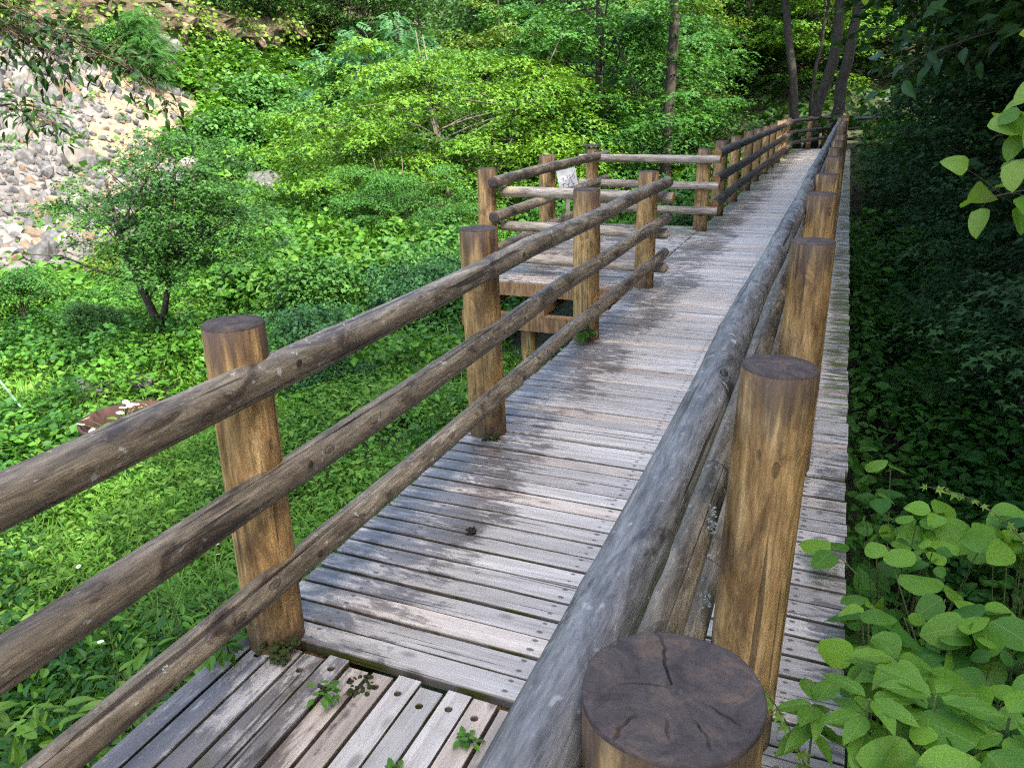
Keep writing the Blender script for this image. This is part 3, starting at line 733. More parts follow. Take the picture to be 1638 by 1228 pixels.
SP = {}
SP['yellow'] = species(21, 4.3, .055, 135, 3.9, 2.9, 2.35, 2.3, (.5, 1.05), 430, T_maple3(), .085, 'maple_yl', 'bark_pale', .45, -.80, .035, .30, .30, 3, .55, 3)
SP['layer'] = species(22, 8.5, .15, 78, 3.2, 3.2, 4.0, 4.6, (.7, 1.35), 270, T_maple3(), .145, 'maple_md', 'bark', .40, -.95, .035, .28, .38, 3)
SP['layer2'] = species(23, 7.5, .13, 76, 3.4, 2.8, 3.4, 3.9, (.65, 1.3), 270, T_maple3(), .145, 'maple_md', 'bark', .40, -.95, .035, .28, .36, 3)
SP['blue'] = species(24, 7.5, .13, 130, 3.4, 3.2, 3.6, 4.0, (.45, .85), 34, T_pinnate(5, .34, .20), .46, 'blue', 'bark', .5, -.95, .12, .45, .30, 3)
SP['hill'] = species(25, 9, .16, 170, 3.4, 3.4, 4.2, 4.8, (.6, 1.2), 130, T_rhomb(.6), .19, 'forest', 'bark', .55, -.95, .10, .5, .25, 6)
SP['hill2'] = species(26, 8, .15, 160, 3.2, 3.2, 3.6, 4.2, (.5, 1.0), 130, T_rhomb(.6), .17, 'olive', 'bark', .55, -.95, .10, .5, .25, 6)
SP['tall'] = species(27, 14, .20, 190, 3.6, 3.6, 5.4, 8.6, (.8, 1.5), 110, T_rhomb(.65), .27, 'forest', 'bark', .35, -.95, .12, .45, .3, 3)
SP['tall2'] = species(28, 13, .17, 180, 3.3, 3.3, 5.2, 7.8, (.7, 1.4), 110, T_rhomb(.65), .25, 'forest', 'bark', .35, -.95, .12, .45, .35, 3)
SP['shrub'] = species(31, .9, .022, 75, .85, .85, .62, .66, (.18, .34), 120, T_mid(.72), .060, 'shrub', 'bark_pale', .45, -.7, .05, .6, .35, 5, .5, 4)
SP['shrub2'] = species(32, 1.0, .020, 70, .80, .80, .70, .72, (.18, .34), 110, T_mid(.70), .075, 'shrub', 'bark_pale', .45, -.8, .06, .6, .35, 5, .5, 4)
SP['kudzu'] = species(33, .8, .02, 80, 1.15, 1.15, .62, .60, (.22, .42), 75, T_mid(.95), .115, 'bright', 'bark_pale', .5, -.7, .06, .55, .45, 6, .5, 4)
SP['fern'] = species(34, .35, .012, 16, .35, .35, .16, .30, (.15, .3), 14, T_pinnate(8, .26, .07), .34, 'bright', 'bark', .2, -.2, .03, .5, .5, 3, .5, 2)
SP['sapling'] = species(35, 1.5, .035, 26, .62, .62, .35, 1.25, (.2, .36), 120, T_maple3(), .06, 'maple_dk', 'bark', .3, -.7, .04, .45, .3, 4)
SP['conifer'] = species(36, 3.4, .06, 90, 1.1, 1.1, 1.7, 1.9, (.3, .6), 60, T_pinnate(7, .20, .06), .30, 'blue', 'bark', .3, -.95, .05, .35, .45, 4)

plant('maple_tree', SP['yellow'], 'broad yellow-green maple in full light left of the lookout platform', 'tree', -9.4, 18.8, 1.24, .9)
plant('maple_tree', SP['yellow'], 'low bright green maple leaning over the thicket, in front of the yellow-green maple', 'tree', -8.6, 14.6, .58, 2.6, leaf='maple_md')
plant('compound_leaf_tree', SP['blue'], 'bluish green tree with feathery compound leaves behind the yellow-green maple', 'tree', -14.9, 25.2, .88, .3)
plant('leafy_tree', SP['layer2'], 'olive green tree rising above the yellow-green maple', 'tree', -12.4, 28.5, 1.05, 2.0, leaf='olive')
plant('leafy_tree', SP['layer'], 'mid green layered tree behind the capped post of the lookout', 'tree', -6.6, 22.6, .92, .5)
plant('leafy_tree', SP['layer2'], 'layered green tree right of the slim straight trunk', 'tree', -5.9, 28.4, .88, 3.3)
plant('leafy_tree', SP['layer'], 'pale layered tree beyond the dark left railing, near the trunk cluster', 'tree', -7.2, 34.5, 1.0, 4.4, leaf='maple_md')
plant('leafy_tree', SP['layer2'], 'yellowish tree in the clearing behind the trunk cluster', 'tree', -1.6, 40.0, 1.0, 1.2, leaf='maple_yl')
plant('leafy_tree', SP['layer2'], 'yellowish tree in the clearing right of the trunk cluster', 'tree', 2.6, 41.5, .9, 2.2, leaf='maple_yl')
plant('leafy_tree', SP['layer'], 'tall mid green tree between the olive tree and the layered trees', 'tree', -9.6, 29.5, 1.1, 2.7, leaf='maple_md')

# slim straight trunk and the trunk cluster by the path bend
def bare_trunk(name, label, x, y, h, r0, pts, crown=None, cs=1.0, group=None, bark='bark'):
    t = thing(name, label, 'tree', (x, y, float(ground(x, y))-.1), 0, group)
    p = np.array(pts, float); tb = MB(); q = np.random.default_rng(int(abs(x*97+y*13)))
    n = 14; tt = np.linspace(0, 1, n); path = np.stack([np.interp(tt*h, p[:, 2], p[:, 0]), np.interp(tt*h, p[:, 2], p[:, 1]), tt*h], -1)
    path[1:-1, :2] += q.normal(size=(n-2, 2))*.03
    rd = r0*np.interp(tt, [0, .06, .5, 1], [1.35, 1.0, .8, .4]); V, F = tube(path, rd, 16)
    V = V + nrm(q.normal(size=V.shape))*r0*.05; tb.add(V, F)
    C = crown_pads(q, 40, 2.6*cs, 2.6*cs, 2.4*cs, h-.6, .4, -.7)
    branchy(tb, None, path, C, q, r0*.35, 6, (.60, .98), .008)
    tb.build('trunk', M[bark], t, True)
    cb = MB(); pads_leaves(cb, T_rhomb(.6), C, q.uniform(.7, 1.3, len(C)), .1, 130, .17, q, .45, .3)
    cb.build('crown', L_[crown or 'forest'], t)
    return t
bare_trunk('slim_tree', 'single slim straight dark trunk rising behind the lookout railing', -4.55, 22.2, 9.5, .165, [(0,0,0),(.03,0,5),(.1,0,9.5)], 'maple_md')
bare_trunk('trunk_tree', 'dark trunk leaning to the left, leftmost of the cluster at the path bend', -1.75, 32.6, 9, .17, [(0,0,0),(-.12,0,1.6),(-.6,0,4.0),(-1.6,0,9)])
bare_trunk('trunk_tree', 'thin dark stem in the middle of the trunk cluster at the path bend', -1.35, 33.0, 8, .07, [(0,0,0),(-.05,0,2),(.12,0,4),(.5,0,8)], None, .7)
bare_trunk('trunk_tree', 'thick dark trunk in the trunk cluster, bending slightly to the right', -1.2, 32.2, 10, .215, [(0,0,0),(.12,0,1.4),(.42,0,3.0),(.5,0,5),(.6,0,10)])
bare_trunk('trunk_tree', 'dark trunk beside the end of the bridge, rightmost of the cluster', -.62, 31.8, 10, .205, [(0,0,0),(.18,0,1.4),(.42,0,3.4),(.6,0,10)])
bare_trunk('trunk_tree', 'bent grey trunk in the dark forest right of the bridge', 2.6, 12.2, 9, .14, [(0,0,0),(-.05,0,1.5),(-.25,0,3.2),(-.7,0,4.8),(-.9,0,9)], None, .8)
bare_trunk('trunk_tree', 'straight shaded trunk at the edge of the dark forest right of the bridge', 2.15, 8.9, 9, .11, [(0,0,0),(.0,0,3),(-.1,0,9)], None, .8)

# tall forest that shades the bridge from the sun
k = 0
for y, x, fs in [(-14, 8, 1.1), (-9, 12, 1.1), (-8, 7.6, 1), (-4, 9.6, 1.1), (-3, 13.5, 1.1), (.5, 7.4, 1), (2.6, 11, 1.1), (4.6, 6.8, 1), (7.2, 9.6, 1.05), (8.8, 5.0, .95), (12.0, 6.6, 1), (13.4, 4.0, .85), (17.0, 5.2, .72), (18.4, 9.2, .8), (21.0, 3.8, .62), (24.5, 6.4, .9), (27, 3.6, .6), (28.8, 4.8, .85), (8.2, 2.9, .72), (13.8, 2.8, .72), (19.0, 3.0, .70), (-17, 11, 1.1), (15.2, 11, 1)]:
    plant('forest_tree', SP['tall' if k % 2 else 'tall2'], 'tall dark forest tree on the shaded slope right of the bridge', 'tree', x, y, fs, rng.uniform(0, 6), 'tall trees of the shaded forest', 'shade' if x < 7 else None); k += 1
for x, y, sc, lb in ((3.5, 5.7, .62, 'dark leafy tree whose low boughs close off the right picture edge'), (2.7, 6.9, .50, 'low dark leafy tree nearest on the right, drooping over the shaded gully'), (2.3, 9.8, .48, 'low dark leafy tree in the shade, second along the right side of the bridge'), (2.7, 13.0, .58, 'low dark leafy tree in the shade, third along the right side of the bridge'), (2.6, 17.0, .58, 'low dark leafy tree in the shade, fourth along the right side of the bridge'), (2.4, 21.5, .58, 'low dark leafy tree just before the far end of the bridge on the right'), (4.4, 10.5, .8, 'dark leafy tree filling the upper right corner'), (5.2, 15.5, .85, 'dark leafy tree deep in the shaded forest on the right'), (1.9, 25.5, .5, 'dark low tree beside the end of the right railing')):
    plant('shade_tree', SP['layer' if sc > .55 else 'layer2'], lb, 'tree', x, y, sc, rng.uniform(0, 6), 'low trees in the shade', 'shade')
# forest wall on the far hillside
k = 0
for y, x in [(38, -8), (40, -13), (43, -5), (45, -10), (46, 1), (47, 6.5), (50, -14.5), (52, -3), (54, -8), (58, 2), (60, 9), (62, -12), (64, -3), (38, -17), (44, -19), (50, -20), (56, -19), (70, 4), (72, -9), (34, -13), (66, 14)]:
    plant('hill_tree', SP['hill' if k % 3 else 'hill2'], 'leafy tree in the dense green wall of the far hillside', 'tree', x, y, rng.uniform(.95, 1.3), rng.uniform(0, 6), 'trees of the far hillside'); k += 1
for y, x in [(18, -47), (26, -46), (34, -44), (42, -40), (49, -36), (55, -30), (12, -52), (40, -33), (46, -29)]:
    plant('hill_tree', SP['hill'], 'tree on the crest above the brown cliff', 'tree', x, y, rng.uniform(1.0, 1.3), rng.uniform(0, 6), 'trees above the cliff')

# ---- shrubs
SH = [  # x, y, scale, species, leaf, label
 (-5.0, 9.0, .95, 'shrub', 'blue', 'dense blue-green shrub just left of the lookout corner post'),
 (-5.9, 10.6, 1.05, 'shrub', 'shrub', 'blue-green shrub behind the shrub at the lookout corner'),
 (-6.6, 8.9, .95, 'shrub2', 'shrub', 'dark green shrub over the big post, left of the lookout'),
 (-7.3, 10.3, 1.1, 'kudzu', 'bright', 'broad-leaved thicket between the small maple and the lookout shrubs'),
 (-8.8, 10.9, 1.2, 'kudzu', 'bright', 'broad-leaved mound right behind the small maple crown'),
 (-9.7, 12.4, 1.35, 'kudzu', 'herb', 'large leafy mound farther behind the small maple'),
 (-8.2, 12.6, 1.3, 'kudzu', 'bright', 'bright vine mound below the yellow-green maple'),
 (-6.7, 12.6, 1.1, 'kudzu', 'maple_md', 'green vine mound below the maple, beside the lookout'),
 (-5.2, 11.6, .9, 'shrub2', 'bright', 'light green shrub behind the lookout railing corner'),
 (-4.4, 13.2, .8, 'kudzu', 'bright', 'leafy bush behind the lookout sign'),
 (-3.2, 12.9, .65, 'shrub', 'bright', 'low bush behind the pale lookout rails'),
 (-2.45, 12.6, .45, 'fern', 'bright', 'bright fern growing beside the bridge behind the lookout'),
 (-2.5, 14.6, .6, 'shrub2', 'forest', 'dark bush below the dark left railing'),
 (-3.4, 16.0, .9, 'kudzu', 'maple_md', 'leafy bush beyond the lookout, left of the dark railing'),
 (-3.6, 19.5, 1.0, 'kudzu', 'maple_md', 'rounded bush beside the slim straight trunk'),
 (-5.6, 17.4, 1.1, 'kudzu', 'maple_md', 'rounded bush right of the yellow-green maple'),
 (-3.0, 24.0, 1.1, 'kudzu', 'shrub', 'bush behind the far posts of the dark left railing'),
 (-11.6, 15.2, 1.5, 'kudzu', 'bright', 'big bright thicket left of the yellow-green maple'),
 (-13.6, 17.6, 1.5, 'kudzu', 'bright', 'big bright thicket at the edge of the gravel'),
 (-13.0, 20.8, 1.4, 'shrub2', 'bright', 'light shrub between the gravel and the yellow-green maple'),
 (-15.4, 21.4, 1.5, 'kudzu', 'herb', 'leafy mound at the foot of the green bank'),
 (-18.6, 25.6, 1.3, 'kudzu', 'bright', 'bright mound on the green bank below the feathery trees'),
 (-22.0, 28.6, 1.4, 'kudzu', 'bright', 'bright mound under the brown cliff'),
 (-24.4, 32.4, 2.1, 'shrub', 'shrub', 'dark rounded shrub hanging below the brown cliff'),
 (-25.0, 28.2, 1.6, 'kudzu', 'maple_md', 'green mound on the slope right of the sandy patch'),
 (-23.0, 25.4, 1.3, 'shrub2', 'shrub', 'green shrub right of the sandy patch'),
 (-20.2, 22.6, 1.0, 'kudzu', 'bright', 'light green mound below the green bank shrubs'),
 (-31.0, 28.0, 1.4, 'shrub2', 'maple_md', 'bush above the sandy patch'),
 (-33.0, 23.4, 2.0, 'shrub2', 'bright', 'bush among the stones at the top of the rock slope'),
 (-27.4, 33.2, 1.7, 'kudzu', 'shrub', 'ivy-like mound clinging to the brown cliff'),
 (-11.4, 6.5, .75, 'shrub2', 'olive', 'brownish green bush at the left edge behind the meadow'),
 (-12.4, 8.6, .75, 'shrub2', 'bright', 'pale bush left of the small maple'),
 (-10.9, 8.9, .7, 'shrub', 'maple_md', 'leafy bush behind the staked sapling'),
 (-13.6, 11.6, .8, 'shrub2', 'olive', 'pale olive bush in front of the grey stones'),
 (-12.4, 12.4, 1.1, 'kudzu', 'maple_md', 'green bush behind the small maple crown'),
 (-4.4, 5.9, .55, 'shrub', 'blue', 'small blue-green shrub between the first two big posts'),
 (-5.0, 6.8, .62, 'shrub', 'shrub', 'low shrub in the meadow behind the top rail'),
]
for x, y, s, sp, lf, lb in SH:
    plant('shrub', SP[sp], lb, 'shrub', x, y, s, rng.uniform(0, 6), 'shrubs around the meadow', lf, -.05, 'stem', 'foliage')
plant('sapling', SP['sapling'], 'thin-stemmed sapling left of the small dark maple', 'sapling', -9.1, 7.1, .62, .4)
plant('sapling', SP['sapling'], 'young tree at the left edge, farther off than the small maple', 'sapling', -11.2, 7.6, .8, 2.4, leaf='maple_md')
plant('sapling', SP['sapling'], 'bare-stemmed young tree seen through the railing left of the second post', 'sapling', -4.55, 5.75, .75, 1.4, leaf='blue')
plant('conifer', SP['conifer'], 'feathery young tree above the sandy patch, against the brown cliff', 'tree', -29.6, 28.6, 1.05, .4, leaf='maple_md')

# ------------------------------------------------------------------ meadow cover
def region(n, x0, x1, y0, y1, dmin, dmax, q):
    x = q.uniform(x0, x1, n); y = q.uniform(y0, y1, n); d = np.hypot(x, y); k = (d >= dmin) & (d < dmax) & (np.abs(y/(-x+1e-9)) > .18)
    k &= ~((x > -1.86) & (x < .3)) & ~((x > -3.55) & (x < -1.7) & (y > 7.1) & (y < 11.4))
    return x[k], y[k]
cl = sines(10, .5, 1.6, np.random.default_rng(1234)); cl2 = sines(10, 2.0, 4.5, np.random.default_rng(4321))
def herbs(mb, x, y, per, size, hgt, T, q, spread=.10, tone0=.5, mound=.22, tilt=.45, mat=0):
    n = len(x); P2 = np.stack([x, y], -1); mo = ev(cl, P2); z = ground(x, y) + np.clip(mo*.5+.5, 0, 1.4)*mound
    h = hgt*q.uniform(.25, 1.0, (n, per)); a = q.uniform(0, 6.28, (n, per))
    out = np.stack([np.cos(a), np.sin(a), q.uniform(-.45, .25, (n, per))], -1)
    P = np.stack([x[:, None]+out[..., 0]*spread*q.uniform(.1, 1, (n, per)), y[:, None]+out[..., 1]*spread*q.uniform(.1, 1, (n, per)), z[:, None]+h-.05], -1).reshape(-1, 3)
    N = np.array([0, 0, 1.0]) + q.normal(size=(n*per, 3))*tilt
    tone = np.clip(tone0 + .18*np.repeat(ev(cl2, P2), per) + q.normal(size=n*per)*.16, 0, 1)
    sz = size*q.uniform(.6, 1.3, n*per)*np.repeat(q.uniform(.7, 1.35, n), per)
    V, F, A = scatter(T, P, N, out.reshape(-1, 3), sz, tone); mb.add(V, F, A, mat)
def tufts(mb, x, y, per, length, q, tone0=.5, mound=.15, up=.9):
    n = len(x); P2 = np.stack([x, y], -1); z = ground(x, y) + np.clip(ev(cl, P2)*.5+.5, 0, 1.4)*mound*.6
    a = q.uniform(0, 6.28, (n, per)); lean = q.uniform(.15, .8, (n, per))
    D = np.stack([np.cos(a)*lean, np.sin(a)*lean, np.full_like(a, up)], -1).reshape(-1, 3)
    N = np.stack([-np.cos(a)*up, -np.sin(a)*up, lean], -1).reshape(-1, 3)
    P = np.stack([np.repeat(x, per), np.repeat(y, per), np.repeat(z, per)-.03], -1) + q.normal(size=(n*per, 3))*np.array([.025, .025, 0])
    tone = np.clip(tone0+.15*np.repeat(ev(cl2, P2), per)+q.normal(size=n*per)*.18, 0, 1)
    V, F, A = scatter(T_grass(), P, N, D, length*q.uniform(.5, 1.2, n*per), tone); mb.add(V, F, A)
q = np.random.default_rng(71)
hb = MB()
def patch(n, x0, x1, y0, y1, d0, d1, per, size, hgt, T, spread, mound, seed, cut, tone0, mat):
    x, y = region(n, x0, x1, y0, y1, d0, d1, q); sn = sines(8, .7, 2.2, np.random.default_rng(seed)); k = (ev(sn, np.stack([x, y], -1)) > cut) & ~((x < -15.5) & (y/(-x) < .90) & (q.uniform(0, 1, len(x)) < .85))
    herbs(hb, x[k], y[k], per, size, hgt, T, q, spread, tone0, mound, .5, mat)
patch(21000, -7.8, -1.88, -.5, 7.5, 0, 7.4, 5, .040, .22, T_mid(.66), .08, .20, 1, -9, .5, 0)
patch(9000, -7.8, -1.88, -.5, 7.5, 0, 7.4, 5, .055, .30, T_mid(.60), .09, .24, 2, .15, .5, 1)
patch(6500, -7.0, -1.88, -.5, 7.0, 0, 6.5, 5, .050, .34, T_mid(.40), .10, .20, 3, .25, .6, 2)
patch(2600, -6.0, -1.9, -.5, 6.0, 0, 5.6, 5, .085, .40, T_ovate(.34), .13, .20, 4, .0, .6, 2)
patch(26000, -17, -1.88, 2, 16, 7.2, 16, 5, .075, .30, T_rhomb(.75), .13, .42, 5, -.6, .5, 0)
patch(14000, -17, -1.88, 2, 16, 7.2, 16, 5, .090, .34, T_rhomb(.70), .13, .48, 6, .2, .5, 1)
patch(9000, -17, -1.88, 2, 16, 7.2, 16, 5, .080, .36, T_rhomb(.55), .13, .22, 7, .35, .55, 2)
patch(22000, -22.5, -1.88, 6, 36, 16, 40, 4, .16, .40, T_rhomb(.75), .2, .3, 8, -.9, .5, 0)
patch(9000, -22.5, -1.88, 6, 36, 16, 40, 4, .17, .45, T_rhomb(.75), .2, .35, 9, .2, .5, 2)
tag(hb.build('ground_cover', [L_['herb'], L_['herb2'], L_['herb3']]), 'low leafy green herbs covering the meadow beside the bridge', 'herbs', kind='stuff')
gb = MB()
x, y = region(9500, -6.5, -1.86, -.5, 7.5, 0, 7, q); k = ev(cl, np.stack([x, y], -1)) < 1.2; tufts(gb, x[k], y[k], 7, .30, q, .55)
x, y = region(7500, -15, -1.9, 3, 15, 7, 15, q); tufts(gb, x, y, 6, .36, q, .5)
x = -22.0-np.abs(q.normal(size=5200))*3.2; y = -x*q.uniform(1.04, 1.7, 5200); tufts(gb, x, y, 6, .62, q, .75)
tag(gb.build('grass', L_['grass']), 'green grass tufts growing among the herbs of the meadow', 'grass', kind='stuff')
# bright green carpet over the bank right of the sandy patch and on the hillsides
bk = MB(); n = 15000; x = q.uniform(-33, -20.5, n); y = q.uniform(8, 44, n)
keep = (y/(-x) > 1.02+.05*np.sin(x*1.3)) | (q.uniform(0, 1, n) < .012)
herbs(bk, x[keep], y[keep], 5, .26, .45, T_rhomb(.8), q, .3, .6, .5)
tag(bk.build('bank_cover', L_['bright']), 'bright green plants carpeting the bank below the brown cliff', 'plants', kind='stuff')
hc = MB(); n = 16000; x = q.uniform(-60, 40, n); y = q.uniform(30, 95, n); keep = (x > -24) | (q.uniform(0, 1, n) < .5)
herbs(hc, x[keep], y[keep], 5, .42, .7, T_rhomb(.7), q, .5, .4, .8)
tag(hc.build('hillside_undergrowth', L_['forest']), 'dark green undergrowth covering the wooded hillside', 'undergrowth', kind='stuff')
# shaded understorey right of the bridge
ub = MB(); n = 5200; x = .28 + np.abs(q.normal(size=n))*2.2; y = q.uniform(2.9, 20, n); k = (x < .35 + y*.34) & ((x > .28+.70*np.clip((y-3.6)/1.5, 0, 1)+.25*np.sin(y*1.7)) | (q.uniform(0, 1, n) < .35))
herbs(ub, x[k], y[k], 6, .115, .55, T_ovate(.62), q, .20, .5, .35)
n = 2600; x = q.uniform(.26, 1.9, n); y = q.uniform(.2, 3.2, n); herbs(ub, x, y, 6, .085, .30, T_ovate(.6), q, .12, .55, .1)
n = 2600; x = q.uniform(.6, 9, n); y = q.uniform(14, 36, n); herbs(ub, x, y, 5, .20, .8, T_rhomb(.7), q, .3, .5, .4)
tag(ub.build('understorey', L_['under']), 'broad-leaved undergrowth on the shaded bank right of the bridge', 'undergrowth', kind='stuff')
# ------------------------------------------------------------------ rock slope, cliff
def rock_mesh(seed, mat, n=26):
    q = np.random.default_rng(seed); import bmesh
    bm = bmesh.new(); P = nrm(q.normal(size=(n, 3)))*q.uniform(.8, 1.0, (n, 1))
    P = np.sign(P)*np.abs(P)**.72*np.array([.55, .42, .36])
    for p in P: bm.verts.new(p)
    r_ = bmesh.ops.convex_hull(bm, input=bm.verts[:])
    for v_ in [v_ for v_ in bm.verts if not v_.link_faces]: bm.verts.remove(v_)
    me = bpy.data.meshes.new('rock'); bm.to_mesh(me); bm.free(); me.materials.append(mat); return me
ROCKM = [mat_plain('grey_stone', [(.3, (.045, .045, .048)), (.5, (.092, .092, .094)), (.72, (.165, .163, .162))], 5, .9, .5, usepos=False),
         mat_plain('pale_stone', [(.3, (.105, .098, .088)), (.5, (.18, .168, .15)), (.72, (.26, .25, .23))], 4, .9, .5, usepos=False),
         mat_plain('tan_stone', [(.3, (.10, .07, .043)), (.5, (.165, .12, .078)), (.72, (.235, .19, .14))], 4, .9, .5, usepos=False)]
RK = [rock_mesh(700+k, ROCKM[(0, 1, 0, 0, 1, 0, 2)[k % 7]]) for k in range(12)]
sm, nt, n_, l_, b_ = newmat('sandy_scree'); g = NT(nt); P = g.pos(); X, Y, Z = g.sep(P)
ra = g.math('ADD', g.math('DIVIDE', Y, g.math('MULTIPLY', X, -1.0)), g.math('MULTIPLY', g.math('SUBTRACT', g.noise(P, .35, 4), .5), .22))
a = g.noise(P, 3.2, 6, .7); a2 = g.noise(P, 14, 5, .7)
c = g.mix(g.smooth(ra, .82, .90), g.ramp(a, [(.3, (.10, .095, .09)), (.7, (.22, .21, .20))]), g.ramp(a, [(.3, (.18, .12, .068)), (.5, (.265, .195, .12)), (.72, (.34, .28, .20))]))
g.put(b_.inputs['Base Color'], c); b_.inputs['Roughness'].default_value = .95; g.put(b_.inputs['Normal'], g.bump(g.math('ADD', a, a2), .9, .10))
def slope_z(x, y): return ground(x, y) + .12 + .10*ev(tn2, np.stack([x, y], -1)) - .6*np.clip(-17.2-x, -.5, 0)*-1 - .8*np.clip(y/(-x)-1.02, 0, .5)*8
V, F = grid(np.linspace(-36, -16.8, 76), np.linspace(6, 36, 110), slope_z)
cx = V[F].mean(1); F = F[(cx[:, 1]/(-cx[:, 0]) < 1.06 - .16*np.clip((cx[:, 0]+22.5)/3, 0, 1) + .05*np.sin(cx[:, 0]*1.7))]
rs = tag(mk('rock_slope', V, F, sm, smooth=True), None, kind='structure')
q = np.random.default_rng(91); cnt = 0
cand = []
while cnt < 296:
    x = -17.4 - q.uniform(0, 1)**.8*16.5; ratio = q.uniform(.70, 1.03) if x < -22 else q.uniform(.66, .88); y = -x*ratio
    sand = ratio > .83+.04*np.sin(x) and x < -24.2 and x > -31.5
    if sand and q.uniform() < .90: continue
    s_ = np.clip(q.lognormal(-.66, .50), .28, 1.6)*(.75 if sand else 1.0)
    if x > -22.5: s_ = min(s_, .62)
    if any((x-a_)**2+(y-b2)**2 < (.36*(s_+c_))**2 for a_, b2, c_ in cand): 
        if q.uniform() < .9: continue
    cand.append((x, y, s_)); cnt += 1
    inst('rock', RK[q.integers(12)], rs, (x, y, float(slope_z(np.array(x), np.array(y)))+.10*s_), tuple(q.uniform(0, 6.28, 3)), tuple(s_*q.uniform(.8, 1.25, 3)))
def rubble(n, xf, q, s0):
    mb = MB()
    tmp = [np.array([v_.co for v_ in m_.vertices]) for m_ in RK]; tf = [np.array([list(p.vertices) for p in m_.polygons if len(p.vertices) == 3]) for m_ in RK]
    for i in range(n):
        x, y, z, mt = xf(); k = q.integers(12); A = np.linalg.qr(q.normal(size=(3, 3)))[0]; s_ = s0*q.lognormal(0, .45)
        mb.add(tmp[k] @ A*s_ + np.array([x, y, z]), tf[k], .5, mt)
    return mb
def on_slope():
    while True:
        x = -17.0 - q.uniform(0, 1)**.85*17.5; ratio = q.uniform(.68, 1.05) if x < -22 else q.uniform(.64, .90)
        if ratio > .84 and -31 < x < -24 and q.uniform() < .72: continue
        y = -x*ratio; return x, y, float(slope_z(np.array(x), np.array(y)))+.02, int(q.choice([0, 0, 1, 0, 1, 0, 2]))
ru = rubble(3000, on_slope, q, .22).build('rubble', ROCKM, rs); ru['kind'] = 'stuff'
def on_gravel():
    x = -20.6 + q.normal()*.9; y = 25.6 + q.normal()*1.9; return x, y, float(ground(x, y))+.40, int(q.choice([0, 0, 1, 2]))
gv = rubble(650, on_gravel, q, .30).build('gravel', ROCKM); tag(gv, 'grey gravel patch showing between the plants below the green bank', 'gravel', kind='stuff')

cm, nt, n_, l_, b_ = newmat('brown_cliff_rock'); g = NT(nt); P = g.pos()
a = g.noise(g.vmath('MULTIPLY', P, (1, 1, 1.7)), .9, 7, .7, .4); a2 = g.noise(P, 5.5, 6, .7)
c = g.ramp(a, [(.30, (.014, .011, .008)), (.46, (.060, .042, .026)), (.60, (.13, .092, .054)), (.75, (.22, .17, .11))])
c = g.mix(g.math('MULTIPLY', g.smooth(a2, .50, .64), .85), c, (.055, .095, .022))
g.put(b_.inputs['Base Color'], c); b_.inputs['Roughness'].default_value = .95; g.put(b_.inputs['Normal'], g.bump(g.math('ADD', a, g.math('MULTIPLY', a2, .4)), 1.0, .25))
ny, nz = 150, 60
U, W = np.meshgrid(np.linspace(19, 54, ny), np.linspace(1.5, 15, nz))
qq = np.random.default_rng(8); cells = qq.uniform(size=(700, 3))*np.array([35, 13.5, 1]) + np.array([19, 1.5, 0])
pts = np.stack([U.ravel(), W.ravel()*1.6], -1); d2 = ((pts[:, None] - cells[None, :, :2]*np.array([1, 1.6]))**2).sum(-1); idx = d2.argmin(1)
dep = (cells[idx, 2]-.5)*1.5
XC = -31.2 - .72*(W-2.5).ravel() + dep + .7*ev(sines(8, .3, .9), pts) + .22*ev(sines(8, 1.5, 3), pts) + 1.2*np.exp(-((W.ravel()-6.2)/1.0)**2)
V = np.stack([XC, U.ravel(), W.ravel()], -1); i = np.arange(ny-1)[None]; j = np.arange(nz-1)[:, None]*ny
F = np.stack([j+i, j+i+1, j+ny+i+1, j+ny+i], -1).reshape(-1, 4)
cf = tag(mk('cliff_face', V, F, cm), None, kind='structure')
tanr = [rock_mesh(740+k, ROCKM[(2, 1, 2)[k % 3]]) for k in range(6)]
for k in range(110):
    i_ = q.integers(len(V)); 
    if V[i_, 1] > 36 and q.uniform() < .75: continue
    s_ = np.clip(q.lognormal(-.25, .4), .4, 1.6)
    inst('rock', tanr[q.integers(6)], cf, tuple(V[i_]+np.array([.05, 0, 0])), tuple(q.uniform(0, 6.28, 3)), tuple(s_*q.uniform(.8, 1.3, 3)))
cv = MB(); sel = q.integers(0, len(V), 900); herbs_P = V[sel]
def clumps(mb, P0, per, size, spread, T, q, tone0=.5):
    n = len(P0); o_ = q.normal(size=(n, per, 3))*spread; P = (P0[:, None]+o_).reshape(-1, 3)
    D = (o_ + np.array([.3, 0, -.2])).reshape(-1, 3)+q.normal(size=(n*per, 3))*.1; N = np.array([.4, -.2, .8])+q.normal(size=(n*per, 3))*.5
    V_, F_, A_ = scatter(T, P, N, D, size*q.uniform(.6, 1.3, n*per), np.clip(tone0+q.normal(size=n*per)*.2, 0, 1)); mb.add(V_, F_, A_)
clumps(cv, V[sel]+np.array([.15, 0, 0]), 22, .26, .38, T_rhomb(.75), q)
tag(cv.build('cliff_plants', L_['olive']), 'olive green plants growing out of the brown cliff', 'plants', kind='stuff')
sp2 = MB(); n = 55; x = -21.5-q.uniform(0, 13, n); y = -x*q.uniform(.72, 1.03, n)
clumps(sp2, np.stack([x, y, slope_z(x, y)+.15], -1), 22, .16, .18, T_rhomb(.7), q, .4)
tag(sp2.build('slope_weeds', L_['bright']), 'small bright weeds scattered over the stones of the rock slope', 'weeds', kind='stuff')

